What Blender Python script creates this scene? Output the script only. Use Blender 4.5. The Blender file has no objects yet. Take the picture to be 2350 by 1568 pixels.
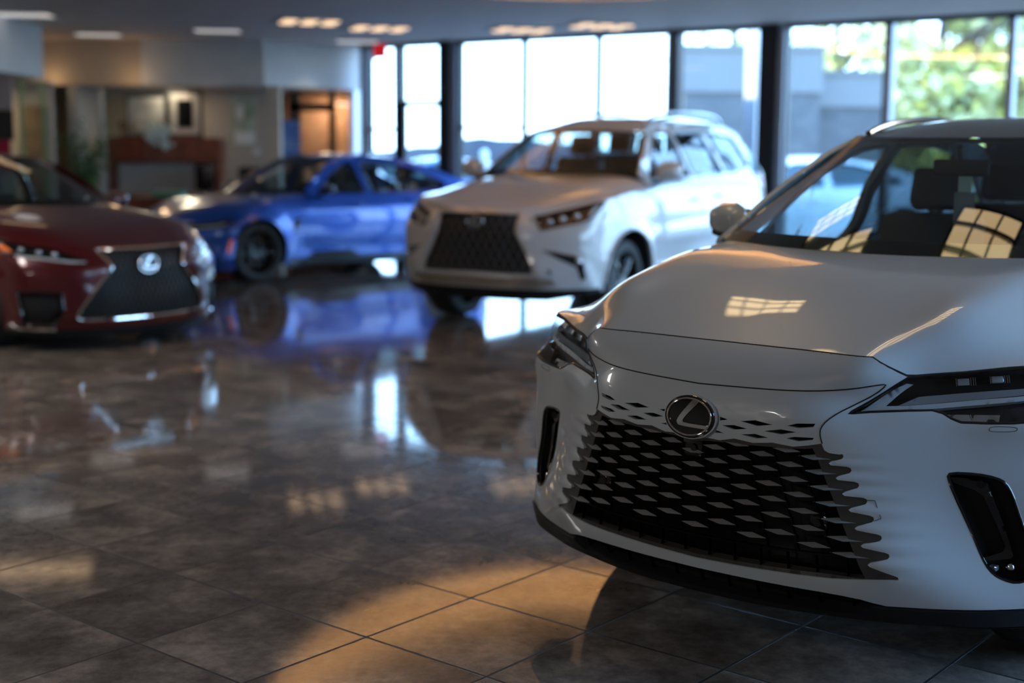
import bpy, bmesh, math, random
import numpy as np
from mathutils import Vector, Matrix
from mathutils.geometry import delaunay_2d_cdt
random.seed(7); np.random.seed(7)
SC = bpy.context.scene
COL = SC.collection
pi = math.pi

# ------------------------------------------------------------------ maths
class Cub:
    """natural cubic spline, scalar or vector valued"""
    def __init__(s, x, y):
        s.x = np.asarray(x, float); y = np.asarray(y, float); s.y = y; n = len(s.x)
        h = np.diff(s.x); A = np.zeros((n, n)); R = np.zeros((n, n)); A[0, 0] = A[-1, -1] = 1
        for i in range(1, n-1):
            A[i, i-1] = h[i-1]; A[i, i] = 2*(h[i-1]+h[i]); A[i, i+1] = h[i]
            R[i, i-1] = 6/h[i-1]; R[i, i] = -6/h[i-1]-6/h[i]; R[i, i+1] = 6/h[i]
        s.K = np.linalg.solve(A, R); s.m = np.tensordot(s.K, y, 1)
    def w(s, q):
        q = np.clip(np.asarray(q, float), s.x[0], s.x[-1])
        i = np.clip(np.searchsorted(s.x, q)-1, 0, len(s.x)-2)
        h = s.x[i+1]-s.x[i]; return i, h, (s.x[i+1]-q)/h, (q-s.x[i])/h
    def __call__(s, q):
        i, h, a, b = s.w(q)
        f = lambda v: v.reshape(v.shape+(1,)*(s.y.ndim-1))
        return f(a)*s.y[i]+f(b)*s.y[i+1]+f((a**3-a)*h*h/6)*s.m[i]+f((b**3-b)*h*h/6)*s.m[i+1]
class Tab:
    """bicubic table B[y][x]"""
    def __init__(s, xs, ys, B):
        s.cx = Cub(xs, np.array(B, float).T); s.cy = Cub(ys, np.zeros(len(ys)))
    def __call__(s, x, y):
        x, y = np.broadcast_arrays(np.asarray(x, float), np.asarray(y, float))
        V = s.cx(x.ravel()); M = V@s.cy.K.T
        i, h, a, b = s.cy.w(y.ravel()); r = np.arange(len(i))
        return (a*V[r, i]+b*V[r, i+1]+(a**3-a)*h*h/6*M[r, i]+(b**3-b)*h*h/6*M[r, i+1]).reshape(x.shape)
def lin(pts):
    p = np.array(pts, float); return lambda q: np.interp(q, p[:, 0], p[:, 1])
def sstep(x): x = np.clip(x, 0, 1); return x*x*(3-2*x)

# ------------------------------------------------------------------ objects
def put(name, me, mat=None, parent=None):
    o = bpy.data.objects.new(name, me); COL.objects.link(o)
    if mat is not None: me.materials.append(mat)
    if parent is not None: o.parent = parent
    return o
def mk(name, V, F, mat=None, parent=None, smooth=True, out=None):
    me = bpy.data.meshes.new(name)
    V = np.asarray(V, float)
    me.from_pydata([tuple(map(float, v)) for v in V], [], [tuple(int(i) for i in f) for f in F])
    me.validate()
    if out is not None:
        me.update(); c = np.array(out); d = 0
        for p in me.polygons: d += p.area*float(np.dot(p.normal, np.array(p.center)-c))
        if d < 0: me.flip_normals()
    if smooth:
        me.polygons.foreach_set('use_smooth', [True]*len(me.polygons))
    me.update()
    return put(name, me, mat, parent)
class MB:
    """collects simple solids into ONE mesh"""
    def __init__(s): s.bm = bmesh.new()
    def box(s, a, b, bev=0, M=None):
        r = bmesh.ops.create_cube(s.bm, size=1); v = r['verts']
        for q in v: q.co = Vector([(a[i]+b[i])/2+q.co[i]*(b[i]-a[i]) for i in range(3)])
        if bev:
            e = list({e for q in v for e in q.link_edges})
            r = bmesh.ops.bevel(s.bm, geom=e, offset=bev, segments=2, affect='EDGES', profile=.5)
            v = r['verts']
        if M is not None: bmesh.ops.transform(s.bm, matrix=M, verts=list(set(v)))
        return s
    def prism(s, pts, d0, d1):
        """pts: list of 3-vectors, extruded between the offset vectors d0 and d1"""
        A = [s.bm.verts.new(Vector(p)+Vector(d0)) for p in pts]; B = [s.bm.verts.new(Vector(p)+Vector(d1)) for p in pts]
        n = len(pts); s.bm.faces.new(A[::-1]); s.bm.faces.new(B)
        for i in range(n): s.bm.faces.new((A[i], A[(i+1) % n], B[(i+1) % n], B[i]))
        return s
    def tube(s, pts, r, n=8, closed=False, cap=True):
        P = [Vector(p) for p in pts]; rings = []; m = len(P); up = None
        rr = r if hasattr(r, '__len__') else [r]*m
        for i in range(m):
            a = P[(i-1) % m] if (closed or i > 0) else P[i]; b = P[(i+1) % m] if (closed or i < m-1) else P[i]
            t = (b-a).normalized()
            if up is None:
                up = Vector((0, 0, 1)) if abs(t.z) < .9 else Vector((1, 0, 0))
            x = (up-t*up.dot(t)); x = x.normalized() if x.length > 1e-6 else t.orthogonal().normalized(); up = x; y = t.cross(x)
            rings.append([s.bm.verts.new(P[i]+(x*math.cos(2*pi*k/n)+y*math.sin(2*pi*k/n))*rr[i]) for k in range(n)])
        for i in range(m if closed else m-1):
            A, B = rings[i], rings[(i+1) % m]
            for k in range(n): s.bm.faces.new((A[k], A[(k+1) % n], B[(k+1) % n], B[k]))
        if not closed and cap:
            s.bm.faces.new(rings[0][::-1]); s.bm.faces.new(rings[-1])
        return s
    def cyl(s, c, r, h, n=24, axis='z', r2=None):
        r2 = r if r2 is None else r2
        f = {'z': lambda a, q, t: (a, q, t), 'x': lambda a, q, t: (t, a, q), 'y': lambda a, q, t: (q, t, a)}[axis]
        A = [s.bm.verts.new(Vector(c)+Vector(f(r*math.cos(2*pi*k/n), r*math.sin(2*pi*k/n), 0))) for k in range(n)]
        B = [s.bm.verts.new(Vector(c)+Vector(f(r2*math.cos(2*pi*k/n), r2*math.sin(2*pi*k/n), h))) for k in range(n)]
        s.bm.faces.new(A[::-1]); s.bm.faces.new(B)
        for k in range(n): s.bm.faces.new((A[k], A[(k+1) % n], B[(k+1) % n], B[k]))
        return s
    def ball(s, c, r, sc=(1, 1, 1), seg=12):
        q = bmesh.ops.create_uvsphere(s.bm, u_segments=seg, v_segments=max(6, seg//2), radius=r)
        for v in q['verts']: v.co = Vector(c)+Vector((v.co.x*sc[0], v.co.y*sc[1], v.co.z*sc[2]))
        return s
    def lathe(s, prof, n=48, c=(0, 0, 0), axis='x'):
        """prof: (radius, along axis)"""
        rings = []
        for r, h in prof:
            R = []
            for k in range(n):
                a = 2*pi*k/n; u, v = r*math.cos(a), r*math.sin(a)
                R.append(s.bm.verts.new(Vector(c)+Vector({'x': (h, u, v), 'y': (u, h, v), 'z': (u, v, h)}[axis])))
            rings.append(R)
        for A, B in zip(rings, rings[1:]):
            for k in range(n): s.bm.faces.new((A[k], A[(k+1) % n], B[(k+1) % n], B[k]))
        return s
    def build(s, name, mat=None, parent=None, smooth=False, angle=40):
        bmesh.ops.recalc_face_normals(s.bm, faces=s.bm.faces)
        me = bpy.data.meshes.new(name); s.bm.to_mesh(me); s.bm.free()
        if smooth:
            me.polygons.foreach_set('use_smooth', [True]*len(me.polygons))
            me.set_sharp_from_angle(angle=math.radians(angle))
        return put(name, me, mat, parent)
def thing(name, label, cat, loc=(0, 0, 0), rz=0, group=None):
    o = bpy.data.objects.new(name, None); COL.objects.link(o); o.empty_display_size = .2
    o.location = loc; o.rotation_euler = (0, 0, rz); tag(o, label, cat, group); return o
def tag(o, label, cat, group=None):
    o['label'] = label; o['category'] = cat
    if group: o['group'] = group
    return o
def struct(o, label=None):
    o['kind'] = 'structure'
    if label: o['label'] = label
    return o

# ------------------------------------------------------------------ constrained triangulation patches
def inpoly(P, poly):
    poly = np.asarray(poly); x, y = P[:, 0], P[:, 1]; r = np.zeros(len(P), bool)
    a = poly; b = np.roll(poly, -1, 0)
    for (x0, y0), (x1, y1) in zip(a, b):
        if y0 == y1: continue
        c = (y0 > y) != (y1 > y)
        r ^= c & (x < (x1-x0)*(y-y0)/(y1-y0)+x0)
    return r
def densify(poly, step, closed=True):
    poly = [np.array(p, float) for p in poly]; out = []
    n = len(poly)
    for i in range(n if closed else n-1):
        a, b = poly[i], poly[(i+1) % n]; L = np.linalg.norm(b-a)
        if L < 1e-7: continue
        k = max(1, int(math.ceil(L/step)))
        for j in range(k): out.append(a+(b-a)*j/k)
    if not closed: out.append(poly[-1])
    return np.array(out)
def chaikin(poly, n=2, closed=True):
    P = [np.array(p, float) for p in poly]
    for _ in range(n):
        Q = []
        m = len(P)
        if not closed: Q.append(P[0])
        for i in range(m if closed else m-1):
            a, b = P[i], P[(i+1) % m]; Q += [a*.75+b*.25, a*.25+b*.75]
        if not closed: Q.append(P[-1])
        P = Q
    return P
def rounded(poly, r=.06, n=4):
    P = [np.array(p, float) for p in poly]; out = []; m = len(P)
    for i in range(m):
        a, b, c = P[i-1], P[i], P[(i+1) % m]; la, lc = np.linalg.norm(a-b), np.linalg.norm(c-b)
        p = b+(a-b)*min(r/la, .42); q = b+(c-b)*min(r/lc, .42)
        for k in range(n+1): t = k/n; out.append(p*(1-t)**2+b*2*t*(1-t)+q*t*t)
    return out
def cdt(outer, holes=(), step=.03, sv=None, bstep=None):
    sv = sv or step; bs = bstep or min(step, sv)
    loops = [densify(outer, bs)]+[densify(h, bs) for h in holes]
    B = np.vstack(loops); E = []; k = 0
    for L in loops:
        n = len(L); E += [(k+i, k+(i+1) % n) for i in range(n)]; k += n
    lo, hi = B.min(0), B.max(0)
    gu = np.arange(lo[0]+step*.5, hi[0], step); gv = np.arange(lo[1]+sv*.5, hi[1], sv)
    G = np.array([(u, v) for u in gu for v in gv]) if len(gu) and len(gv) else np.zeros((0, 2))
    if len(G):
        ok = inpoly(G, loops[0])
        for h in loops[1:]: ok &= ~inpoly(G, h)
        G = G[ok]
        if len(G):
            d = np.full(len(G), 9.)
            for i in range(0, len(B), 200):
                D = (G[:, None, :]-B[None, i:i+200, :])/np.array([step, sv]); d = np.minimum(d, (D**2).sum(2).min(1))
            G = G[d > .2]
    pts = np.vstack([B, G]) if len(G) else B
    v, e, f, *_ = delaunay_2d_cdt([Vector(p) for p in pts], E, [], 0, 1e-6)
    V = np.array([tuple(p) for p in v]); F = np.array([t for t in f if len(t) == 3])
    C = V[F].mean(1); ok = inpoly(C, loops[0])
    for h in loops[1:]: ok &= ~inpoly(C, h)
    F = F[ok]
    A = V[F[:, 1]]-V[F[:, 0]]; Bv = V[F[:, 2]]-V[F[:, 0]]; ar = A[:, 0]*Bv[:, 1]-A[:, 1]*Bv[:, 0]
    F = F[np.abs(ar) > 1e-10]; ar = ar[np.abs(ar) > 1e-10]
    F[ar < 0] = F[ar < 0][:, ::-1]
    cnt = {}
    for t in F:
        for i in range(3):
            a, b = int(t[i]), int(t[(i+1) % 3])
            cnt[(a, b)] = 1
    bd = [(a, b) for (a, b) in cnt if (b, a) not in cnt]
    return V, F, bd
CEN = np.array([0, 2.3, .55])
def patch(name, surf, outer, holes=(), step=.03, sv=None, mat=None, parent=None, off=0., rim=.012, bstep=None, disp=None):
    """a panel: outline and holes in the surface's own two coordinates, lifted on to the surface, with a turned-in rim"""
    V, F, bd = cdt(outer, holes, step, sv, bstep)
    P = surf.P(V[:, 0], V[:, 1]); N = surf.N(V[:, 0], V[:, 1])
    o = off if disp is None else off+disp(V[:, 0], V[:, 1])
    P = P+N*(o if np.isscalar(o) else o[:, None])
    fn = np.cross(P[F[:, 1]]-P[F[:, 0]], P[F[:, 2]]-P[F[:, 0]])
    if (fn*N[F[:, 0]]).sum() < 0: F = F[:, ::-1]; bd = [(b, a) for a, b in bd]
    VV = [P]; FF = [tuple(t) for t in F]; n = len(P)
    if rim:
        ids = sorted({i for e in bd for i in e}); m = {a: k for k, a in enumerate(ids)}
        VV += [P[ids], P[ids]-N[ids]*rim]; k0 = n; k1 = n+len(ids)
        for a, b in bd: FF.append((k0+m[b], k0+m[a], k1+m[a], k1+m[b]))
    return mk(name, np.vstack(VV), FF, mat, parent)
class Surf:
    cen = CEN
    def N(s, u, v, e=2e-3):
        u = np.asarray(u, float); v = np.asarray(v, float)
        du = s.P(u+e, v)-s.P(u-e, v); dv = s.P(u, v+e)-s.P(u, v-e)
        n = np.cross(du, dv); L = np.linalg.norm(n, axis=1, keepdims=True); n = n/np.maximum(L, 1e-12)
        d = ((s.P(u, v)-s.cen)*n).sum(1); n[d < 0] *= -1
        return n
    def pt(s, u, v, off=0.):
        P = s.P(np.array([u]), np.array([v])); 
        if off: P = P+s.N(np.array([u]), np.array([v]))*off
        return P[0]
    def path(s, pts, off=0., step=.02, closed=False):
        D = densify(pts, step, closed); P = s.P(D[:, 0], D[:, 1])
        return P+s.N(D[:, 0], D[:, 1])*off if off else P
class Plane2(Surf):
    """a flat sheet: origin and two axes"""
    def __init__(s, o, a, b): s.o, s.a, s.b = map(lambda q: np.array(q, float), (o, a, b)); s.cen = s.o-np.cross(s.a, s.b)
    def P(s, u, v): return s.o+np.outer(u, s.a)+np.outer(v, s.b)
def grid(name, P, mat, parent, out=CEN, thick=0):
    """P: array (nu, nv, 3)"""
    nu, nv = P.shape[:2]; V = P.reshape(-1, 3)
    F = [(i*nv+j, (i+1)*nv+j, (i+1)*nv+j+1, i*nv+j+1) for i in range(nu-1) for j in range(nv-1)]
    return mk(name, V, F, mat, parent, out=out)
def rail(name, paths, mat, parent, r=.002, n=6, smooth=True, closed=False):
    m = MB()
    for p in paths: m.tube(p, r, n, closed=closed)
    return m.build(name, mat, parent, smooth=smooth)
# ------------------------------------------------------------------ materials (all procedural)
def nodes(m): m.use_nodes = True; return m.node_tree, m.node_tree.nodes, m.node_tree.links
def pbr(name, col, rough=.5, metal=0, coat=0, crough=.03, spec=.5, emit=None, es=1, var=0, vscale=8, bump=0, bscale=60, trans=0, ior=1.5, flake=0):
    m = bpy.data.materials.new(name); t, N, L = nodes(m); b = N['Principled BSDF']
    c = tuple(col)+(1,)
    b.inputs['Base Color'].default_value = c; b.inputs['Roughness'].default_value = rough; b.inputs['Metallic'].default_value = metal
    b.inputs['Coat Weight'].default_value = coat; b.inputs['Coat Roughness'].default_value = crough
    b.inputs['Specular IOR Level'].default_value = spec; b.inputs['IOR'].default_value = ior
    b.inputs['Transmission Weight'].default_value = trans
    if emit: b.inputs['Emission Color'].default_value = tuple(emit)+(1,); b.inputs['Emission Strength'].default_value = es
    if var or bump or flake:
        tc = N.new('ShaderNodeTexCoord')
        if var:
            n = N.new('ShaderNodeTexNoise'); n.inputs['Scale'].default_value = vscale; n.inputs['Detail'].default_value = 5
            L.new(tc.outputs['Object'], n.inputs['Vector'])
            r = N.new('ShaderNodeValToRGB'); r.color_ramp.elements[0].color = tuple(x*(1-var) for x in col)+(1,); r.color_ramp.elements[1].color = tuple(min(1, x*(1+var)) for x in col)+(1,)
            r.color_ramp.elements[0].position = .3; r.color_ramp.elements[1].position = .7
            L.new(n.outputs['Fac'], r.inputs['Fac']); L.new(r.outputs['Color'], b.inputs['Base Color'])
        if bump:
            n2 = N.new('ShaderNodeTexNoise'); n2.inputs['Scale'].default_value = bscale; n2.inputs['Detail'].default_value = 3
            L.new(tc.outputs['Object'], n2.inputs['Vector'])
            bp = N.new('ShaderNodeBump'); bp.inputs['Strength'].default_value = bump; bp.inputs['Distance'].default_value = .01
            L.new(n2.outputs['Fac'], bp.inputs['Height']); L.new(bp.outputs['Normal'], b.inputs['Normal'])
    return m
def pane_mat(name, tint=(.92, .97, .96), refl=.06, rough=0.0):
    """thin sheet of glass: clear with a mirror reflection that grows at grazing angles"""
    m = bpy.data.materials.new(name); t, N, L = nodes(m); N.remove(N['Principled BSDF'])
    tr = N.new('ShaderNodeBsdfTransparent'); tr.inputs[0].default_value = tuple(tint)+(1,)
    gl = N.new('ShaderNodeBsdfGlossy'); gl.inputs['Roughness'].default_value = rough
    fr = N.new('ShaderNodeLayerWeight'); fr.inputs['Blend'].default_value = .5
    pw = N.new('ShaderNodeMath'); pw.operation = 'POWER'; pw.inputs[1].default_value = 5; L.new(fr.outputs['Facing'], pw.inputs[0])
    mp = N.new('ShaderNodeMath'); mp.operation = 'MULTIPLY_ADD'; mp.inputs[1].default_value = .94; mp.inputs[2].default_value = refl; mp.use_clamp = True
    mx = N.new('ShaderNodeMixShader'); L.new(pw.outputs[0], mp.inputs[0]); L.new(mp.outputs[0], mx.inputs[0]); L.new(tr.outputs[0], mx.inputs[1]); L.new(gl.outputs[0], mx.inputs[2])
    L.new(mx.outputs[0], N['Material Output'].inputs[0]); return m
M = {}
M['white_paint'] = pbr('pearl_white_paint', (.49, .535, .575), .32, .0, 1.0, .02, .5)
M['silver_pearl'] = pbr('warm_white_paint', (.42, .425, .435), .35, .0, 1.0, .03)
M['blue_paint'] = pbr('bright_blue_paint', (.008, .09, .50), .28, .3, 1.0, .02)
M['red_paint'] = pbr('deep_red_paint', (.075, .002, .005), .28, .3, 1.0, .02)
M['black_plastic'] = pbr('black_grained_plastic', (.010, .010, .011), .5, spec=.22, bump=.15, bscale=400)
M['black_gloss'] = pbr('gloss_black', (.006, .006, .007), .12, 0, .6)
M['dark_inner'] = pbr('dark_cavity', (.008, .008, .008), .7)
M['seam'] = pbr('seam_gap_shade', (.006, .006, .006), .8)  # black strips stand in for the shade in the panel gaps
M['blade'] = pbr('dark_grey_satin_metal', (.34, .34, .345), .32, .35)
M['mesh_dark'] = pbr('dark_mesh_metal', (.05, .05, .052), .4, .3)
M['grille_black'] = pbr('grille_black', (.003, .003, .003), .28, spec=.12)
M['frame_grey'] = pbr('dark_grey_frame', (.07, .068, .066), .35, .3)
M['chrome'] = pbr('chrome', (.82, .83, .85), .06, 1)
M['satin_chrome'] = pbr('satin_chrome', (.6, .61, .63), .2, 1)
M['tyre'] = pbr('tyre_rubber', (.013, .013, .013), .65, bump=.2, bscale=80)
M['rim_black'] = pbr('gloss_black_rim', (.014, .014, .015), .22, .4, .5)
M['rim_dark'] = pbr('dark_grey_rim', (.06, .06, .065), .28, .7)
M['brake'] = pbr('steel_disc', (.06, .06, .06), .4, .8)
M['glass'] = pane_mat('clear_car_glass', (.66, .78, .80), .07)
M['wglass'] = pane_mat('windscreen_glass', (.62, .74, .75), .085)
M['tint'] = pane_mat('privacy_glass', (.10, .13, .14), .07)
M['lens'] = pane_mat('lamp_lens', (.93, .95, .97), .05)
M['frit'] = pbr('black_frit', (.006, .006, .006), .08, spec=.5)
M['seat'] = pbr('black_leather', (.016, .016, .017), .5, bump=.2, bscale=150)
M['lamp_grey'] = pbr('light_grey_lamp_bar', (.52, .54, .56), .28)
M['lamp_dark'] = pbr('lamp_housing_black', (.008, .009, .011), .2, .2)
M['lamp_glass'] = pbr('projector_glass', (.50, .55, .60), .08, .6)
M['reflector'] = pbr('reflector_bowl', (.75, .77, .8), .12, 1)
M['amber'] = pbr('amber_lens', (.85, .17, .01), .25, emit=(1, .2, .02), es=.25)
M['red_lens'] = pbr('red_tail_lens', (.5, .015, .02), .15, 0, .5)
# building
M['ceiling'] = pbr('grey_ceiling_paint', (.76, .66, .57), .75, var=.05, vscale=3)
M['bulk'] = pbr('off_white_plaster', (.62, .60, .56), .7, var=.04, vscale=4)
M['bulk_warm'] = pbr('tan_plaster', (.50, .40, .29), .75, var=.05)
M['office_wall'] = pbr('beige_wall_paint', (.46, .39, .31), .8, var=.06)
M['office_grey'] = pbr('grey_green_wall_paint', (.34, .34, .30), .8, var=.06)
M['alu_dark'] = pbr('dark_bronze_aluminium', (.012, .014, .017), .4, .2)
M['alu_grey'] = pbr('brushed_grey_aluminium', (.30, .33, .38), .4, .5)
M['pane'] = pane_mat('shop_window_glass', (.95, .98, .98), .05)
M['wood_red'] = pbr('cherry_veneer', (.20, .045, .02), .35, var=.35, vscale=6)
M['wood_tan'] = pbr('oak_door', (.22, .13, .06), .45, var=.3, vscale=5)
M['white'] = pbr('white_laminate', (.68, .67, .65), .5)
M['paper'] = pbr('matt_paper', (.75, .74, .70), .8)
M['black'] = pbr('matt_black', (.01, .01, .01), .5)
M['screen'] = pbr('dark_screen', (.004, .004, .005), .1)
M['leaf'] = pbr('leaf_green', (.035, .11, .02), .5, var=.5, vscale=9)
M['leaf_y'] = pbr('autumn_leaf', (.78, .72, .22), .7, var=.35, vscale=2.5)
M['leaf_g'] = pbr('tree_leaf', (.55, .54, .26), .7, var=.45, vscale=2)
M['leaf_d'] = pbr('dark_tree_leaf', (.22, .26, .15), .7, var=.45, vscale=2)
M['bark'] = pbr('bark', (.10, .08, .06), .9, var=.3)
M['petal'] = pbr('white_petal', (.75, .85, .82), .6)
M['terra'] = pbr('dark_planter', (.02, .02, .02), .5)
M['teal'] = pbr('teal_plastic', (.06, .38, .26), .4)
M['exit_red'] = pbr('exit_sign_red', (.55, .005, .01), .4, emit=(1, .01, .02), es=.28)
M['concrete'] = pbr('outside_render', (.205, .195, .18), .85, var=.05, vscale=.6)
M['asphalt'] = pbr('pale_concrete_paving', (.20, .17, .14), .9, var=.15, vscale=1.5)
M['hill'] = pbr('hazy_hillside', (.008, .016, .026), .9, var=.4, vscale=.2)  # blue distance haze is mixed into the hill colour
M['sunwhite'] = pbr('white_painted_steel', (.85, .85, .84), .5)
M['tag_white'] = pbr('tag_card', (.75, .82, .74), .6)
M['lightdiff'] = pbr('lamp_diffuser', (.8, .78, .72), .5, emit=(1.0, .70, .36), es=3.4)
M['lightcool'] = pbr('lamp_diffuser_white', (.8, .8, .8), .5, emit=(1.0, .95, .9), es=.42)
M['lightwarm'] = pbr('warm_lamp_lens', (.8, .7, .5), .5, emit=(1.0, .66, .38), es=1.1)
M['louver'] = pbr('dark_louver', (.08, .065, .04), .35, .5)
M['flesh'] = pbr('skin', (.45, .27, .2), .6)
M['redcloth'] = pbr('red_cloth', (.35, .01, .03), .8)
M['poster_blue'] = None
def grad_poster(name, cols, scale=3.0):
    """soft blotchy print"""
    m = bpy.data.materials.new(name); t, N, L = nodes(m); b = N['Principled BSDF']; b.inputs['Roughness'].default_value = .5
    tc = N.new('ShaderNodeTexCoord'); n = N.new('ShaderNodeTexNoise'); n.inputs['Scale'].default_value = scale; L.new(tc.outputs['Object'], n.inputs['Vector'])
    r = N.new('ShaderNodeValToRGB'); e = r.color_ramp.elements
    e[0].position = .3; e[0].color = cols[0]+(1,); e[1].position = .7; e[1].color = cols[-1]+(1,)
    for i, c in enumerate(cols[1:-1]): q = e.new(.3+.4*(i+1)/(len(cols)-1)); q.color = c+(1,)
    L.new(n.outputs['Fac'], r.inputs['Fac']); L.new(r.outputs['Color'], b.inputs['Base Color']); return m
M['poster_blue'] = grad_poster('blue_print', [(.05, .12, .35), (.10, .22, .55), (.3, .42, .7)], 2.2)
M['poster_green'] = grad_poster('green_print', [(.16, .2, .12), (.36, .42, .3), (.6, .62, .55)], 3)
M['mirror_print'] = grad_poster('grey_print', [(.24, .23, .2), (.40, .39, .36), (.55, .54, .5)], 3)
def floor_mat():
    m = bpy.data.materials.new('polished_slate_tile'); t, N, L = nodes(m); b = N['Principled BSDF']
    tc = N.new('ShaderNodeTexCoord'); mp = N.new('ShaderNodeMapping'); mp.vector_type = 'TEXTURE'
    T = .4975
    mp.inputs['Location'].default_value = (-3.85856*T, 9.37268*T, 0); mp.inputs['Rotation'].default_value = (0, 0, .88065); mp.inputs['Scale'].default_value = (T, T, T)
    L.new(tc.outputs['Object'], mp.inputs['Vector'])
    br = N.new('ShaderNodeTexBrick'); br.offset = 0; br.squash = 1
    for k, v in (('Scale', 1), ('Mortar Size', .0105), ('Mortar Smooth', .2), ('Bias', 0), ('Brick Width', 1), ('Row Height', 1)): br.inputs[k].default_value = v
    br.inputs['Color1'].default_value = (0, 0, 0, 1); br.inputs['Color2'].default_value = (1, 1, 1, 1); br.inputs['Mortar'].default_value = (.5, .5, .5, 1)
    L.new(mp.outputs[0], br.inputs['Vector'])
    n1 = N.new('ShaderNodeTexNoise'); n1.inputs['Scale'].default_value = 3.2; n1.inputs['Detail'].default_value = 9; n1.inputs['Roughness'].default_value = .62
    n2 = N.new('ShaderNodeTexNoise'); n2.inputs['Scale'].default_value = 22; n2.inputs['Detail'].default_value = 6; n2.inputs['Roughness'].default_value = .7
    # every tile takes its own piece of the stone pattern
    va = N.new('ShaderNodeVectorMath'); va.operation = 'MULTIPLY_ADD'; L.new(br.outputs['Color'], va.inputs[0]); va.inputs[1].default_value = (37, 11, 5); L.new(tc.outputs['Object'], va.inputs[2])
    L.new(va.outputs[0], n1.inputs['Vector']); L.new(va.outputs[0], n2.inputs['Vector'])
    r1 = N.new('ShaderNodeValToRGB'); e = r1.color_ramp.elements
    e[0].position = .36; e[0].color = (.112, .092, .078, 1); e[1].position = .66; e[1].color = (.345, .28, .23, 1)
    q = e.new(.5); q.color = (.185, .153, .130, 1)
    L.new(n1.outputs['Fac'], r1.inputs['Fac'])
    r2 = N.new('ShaderNodeValToRGB'); e = r2.color_ramp.elements; e[0].position = .35; e[0].color = (.72, .72, .72, 1); e[1].position = .7; e[1].color = (1.25, 1.22, 1.2, 1)
    L.new(n2.outputs['Fac'], r2.inputs['Fac'])
    mu = N.new('ShaderNodeMixRGB'); mu.blend_type = 'MULTIPLY'; mu.inputs[0].default_value = 1; L.new(r1.outputs[0], mu.inputs[1]); L.new(r2.outputs[0], mu.inputs[2])
    mg = N.new('ShaderNodeMixRGB'); L.new(br.outputs['Fac'], mg.inputs[0]); L.new(mu.outputs[0], mg.inputs[1]); mg.inputs[2].default_value = (.012, .011, .010, 1)
    L.new(mg.outputs[0], b.inputs['Base Color'])
    rr = N.new('ShaderNodeMapRange'); rr.inputs[1].default_value = .3; rr.inputs[2].default_value = .75; rr.inputs[3].default_value = .035; rr.inputs[4].default_value = .10
    L.new(n2.outputs['Fac'], rr.inputs[0])
    ra = N.new('ShaderNodeMath'); ra.operation = 'ADD'; L.new(rr.outputs[0], ra.inputs[0]); 
    rm = N.new('ShaderNodeMath'); rm.operation = 'MULTIPLY'; rm.inputs[1].default_value = .5; L.new(br.outputs['Fac'], rm.inputs[0]); L.new(rm.outputs[0], ra.inputs[1])
    L.new(ra.outputs[0], b.inputs['Roughness'])
    bp = N.new('ShaderNodeBump'); bp.inputs['Strength'].default_value = .5; bp.inputs['Distance'].default_value = .002; bp.invert = True
    L.new(br.outputs['Fac'], bp.inputs['Height']); L.new(bp.outputs[0], b.inputs['Normal'])
    b.inputs['IOR'].default_value = 1.55
    return m
M['floor'] = floor_mat()
def brick_mat(name, c1, c2, mort, sx=4, noise=.3):
    m = bpy.data.materials.new(name); t, N, L = nodes(m); b = N['Principled BSDF']; b.inputs['Roughness'].default_value = .9
    tc = N.new('ShaderNodeTexCoord'); mp = N.new('ShaderNodeMapping'); mp.inputs['Rotation'].default_value = (pi/2, 0, 0)
    br = N.new('ShaderNodeTexBrick'); br.inputs['Scale'].default_value = sx
    br.inputs['Color1'].default_value = c1+(1,); br.inputs['Color2'].default_value = c2+(1,); br.inputs['Mortar'].default_value = mort+(1,); br.inputs['Mortar Size'].default_value = .012
    L.new(tc.outputs['Object'], mp.inputs[0]); L.new(mp.outputs[0], br.inputs['Vector']); L.new(br.outputs['Color'], b.inputs['Base Color']); return m
M['brick_grey'] = brick_mat('grey_split_block', (.105, .102, .098), (.135, .13, .125), (.12, .116, .112), 1.6)
M['brick_red'] = brick_mat('orange_brick', (.42, .20, .11), (.52, .28, .17), (.40, .30, .24), 4)
# ------------------------------------------------------------------ cars: x = car's left, y = towards the tail, z = up
class Side(Surf):
    def __init__(s, sp, sgn=1):
        s.sgn = sgn; s.wp = Cub(*zip(*sp['wplan'])); s.tm = Cub(*zip(*sp['tum'])); s.ar = [(sp['axf'], sp['zc']), (sp['axr'], sp['zc'])]; s.ra = sp['ra']; s.fl = sp.get('flare', .0); s.crs = sp.get('creases', ())
    def l(s, b, z):
        b = np.asarray(b, float); z = np.asarray(z, float); l = s.wp(b)-s.tm(z)
        for a, c in s.ar:
            r = np.hypot(b-a, z-c); l = l+s.fl*np.exp(-((r-s.ra)/.09)**2)*sstep((r-s.ra+.16)/.16)
        for z0, z1, b0, b1, a, w in s.crs:
            zz = z0+(z1-z0)*np.clip((b-b0)/(b1-b0), 0, 1)
            l = l+a*np.exp(-((z-zz)/w)**2)*sstep((b-b0)/.3)*sstep((b1-b)/.3)
        return l
    def P(s, b, z):
        b, z = np.broadcast_arrays(np.asarray(b, float), np.asarray(z, float))
        return np.stack([s.l(b, z)*s.sgn, b, z], -1)
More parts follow.
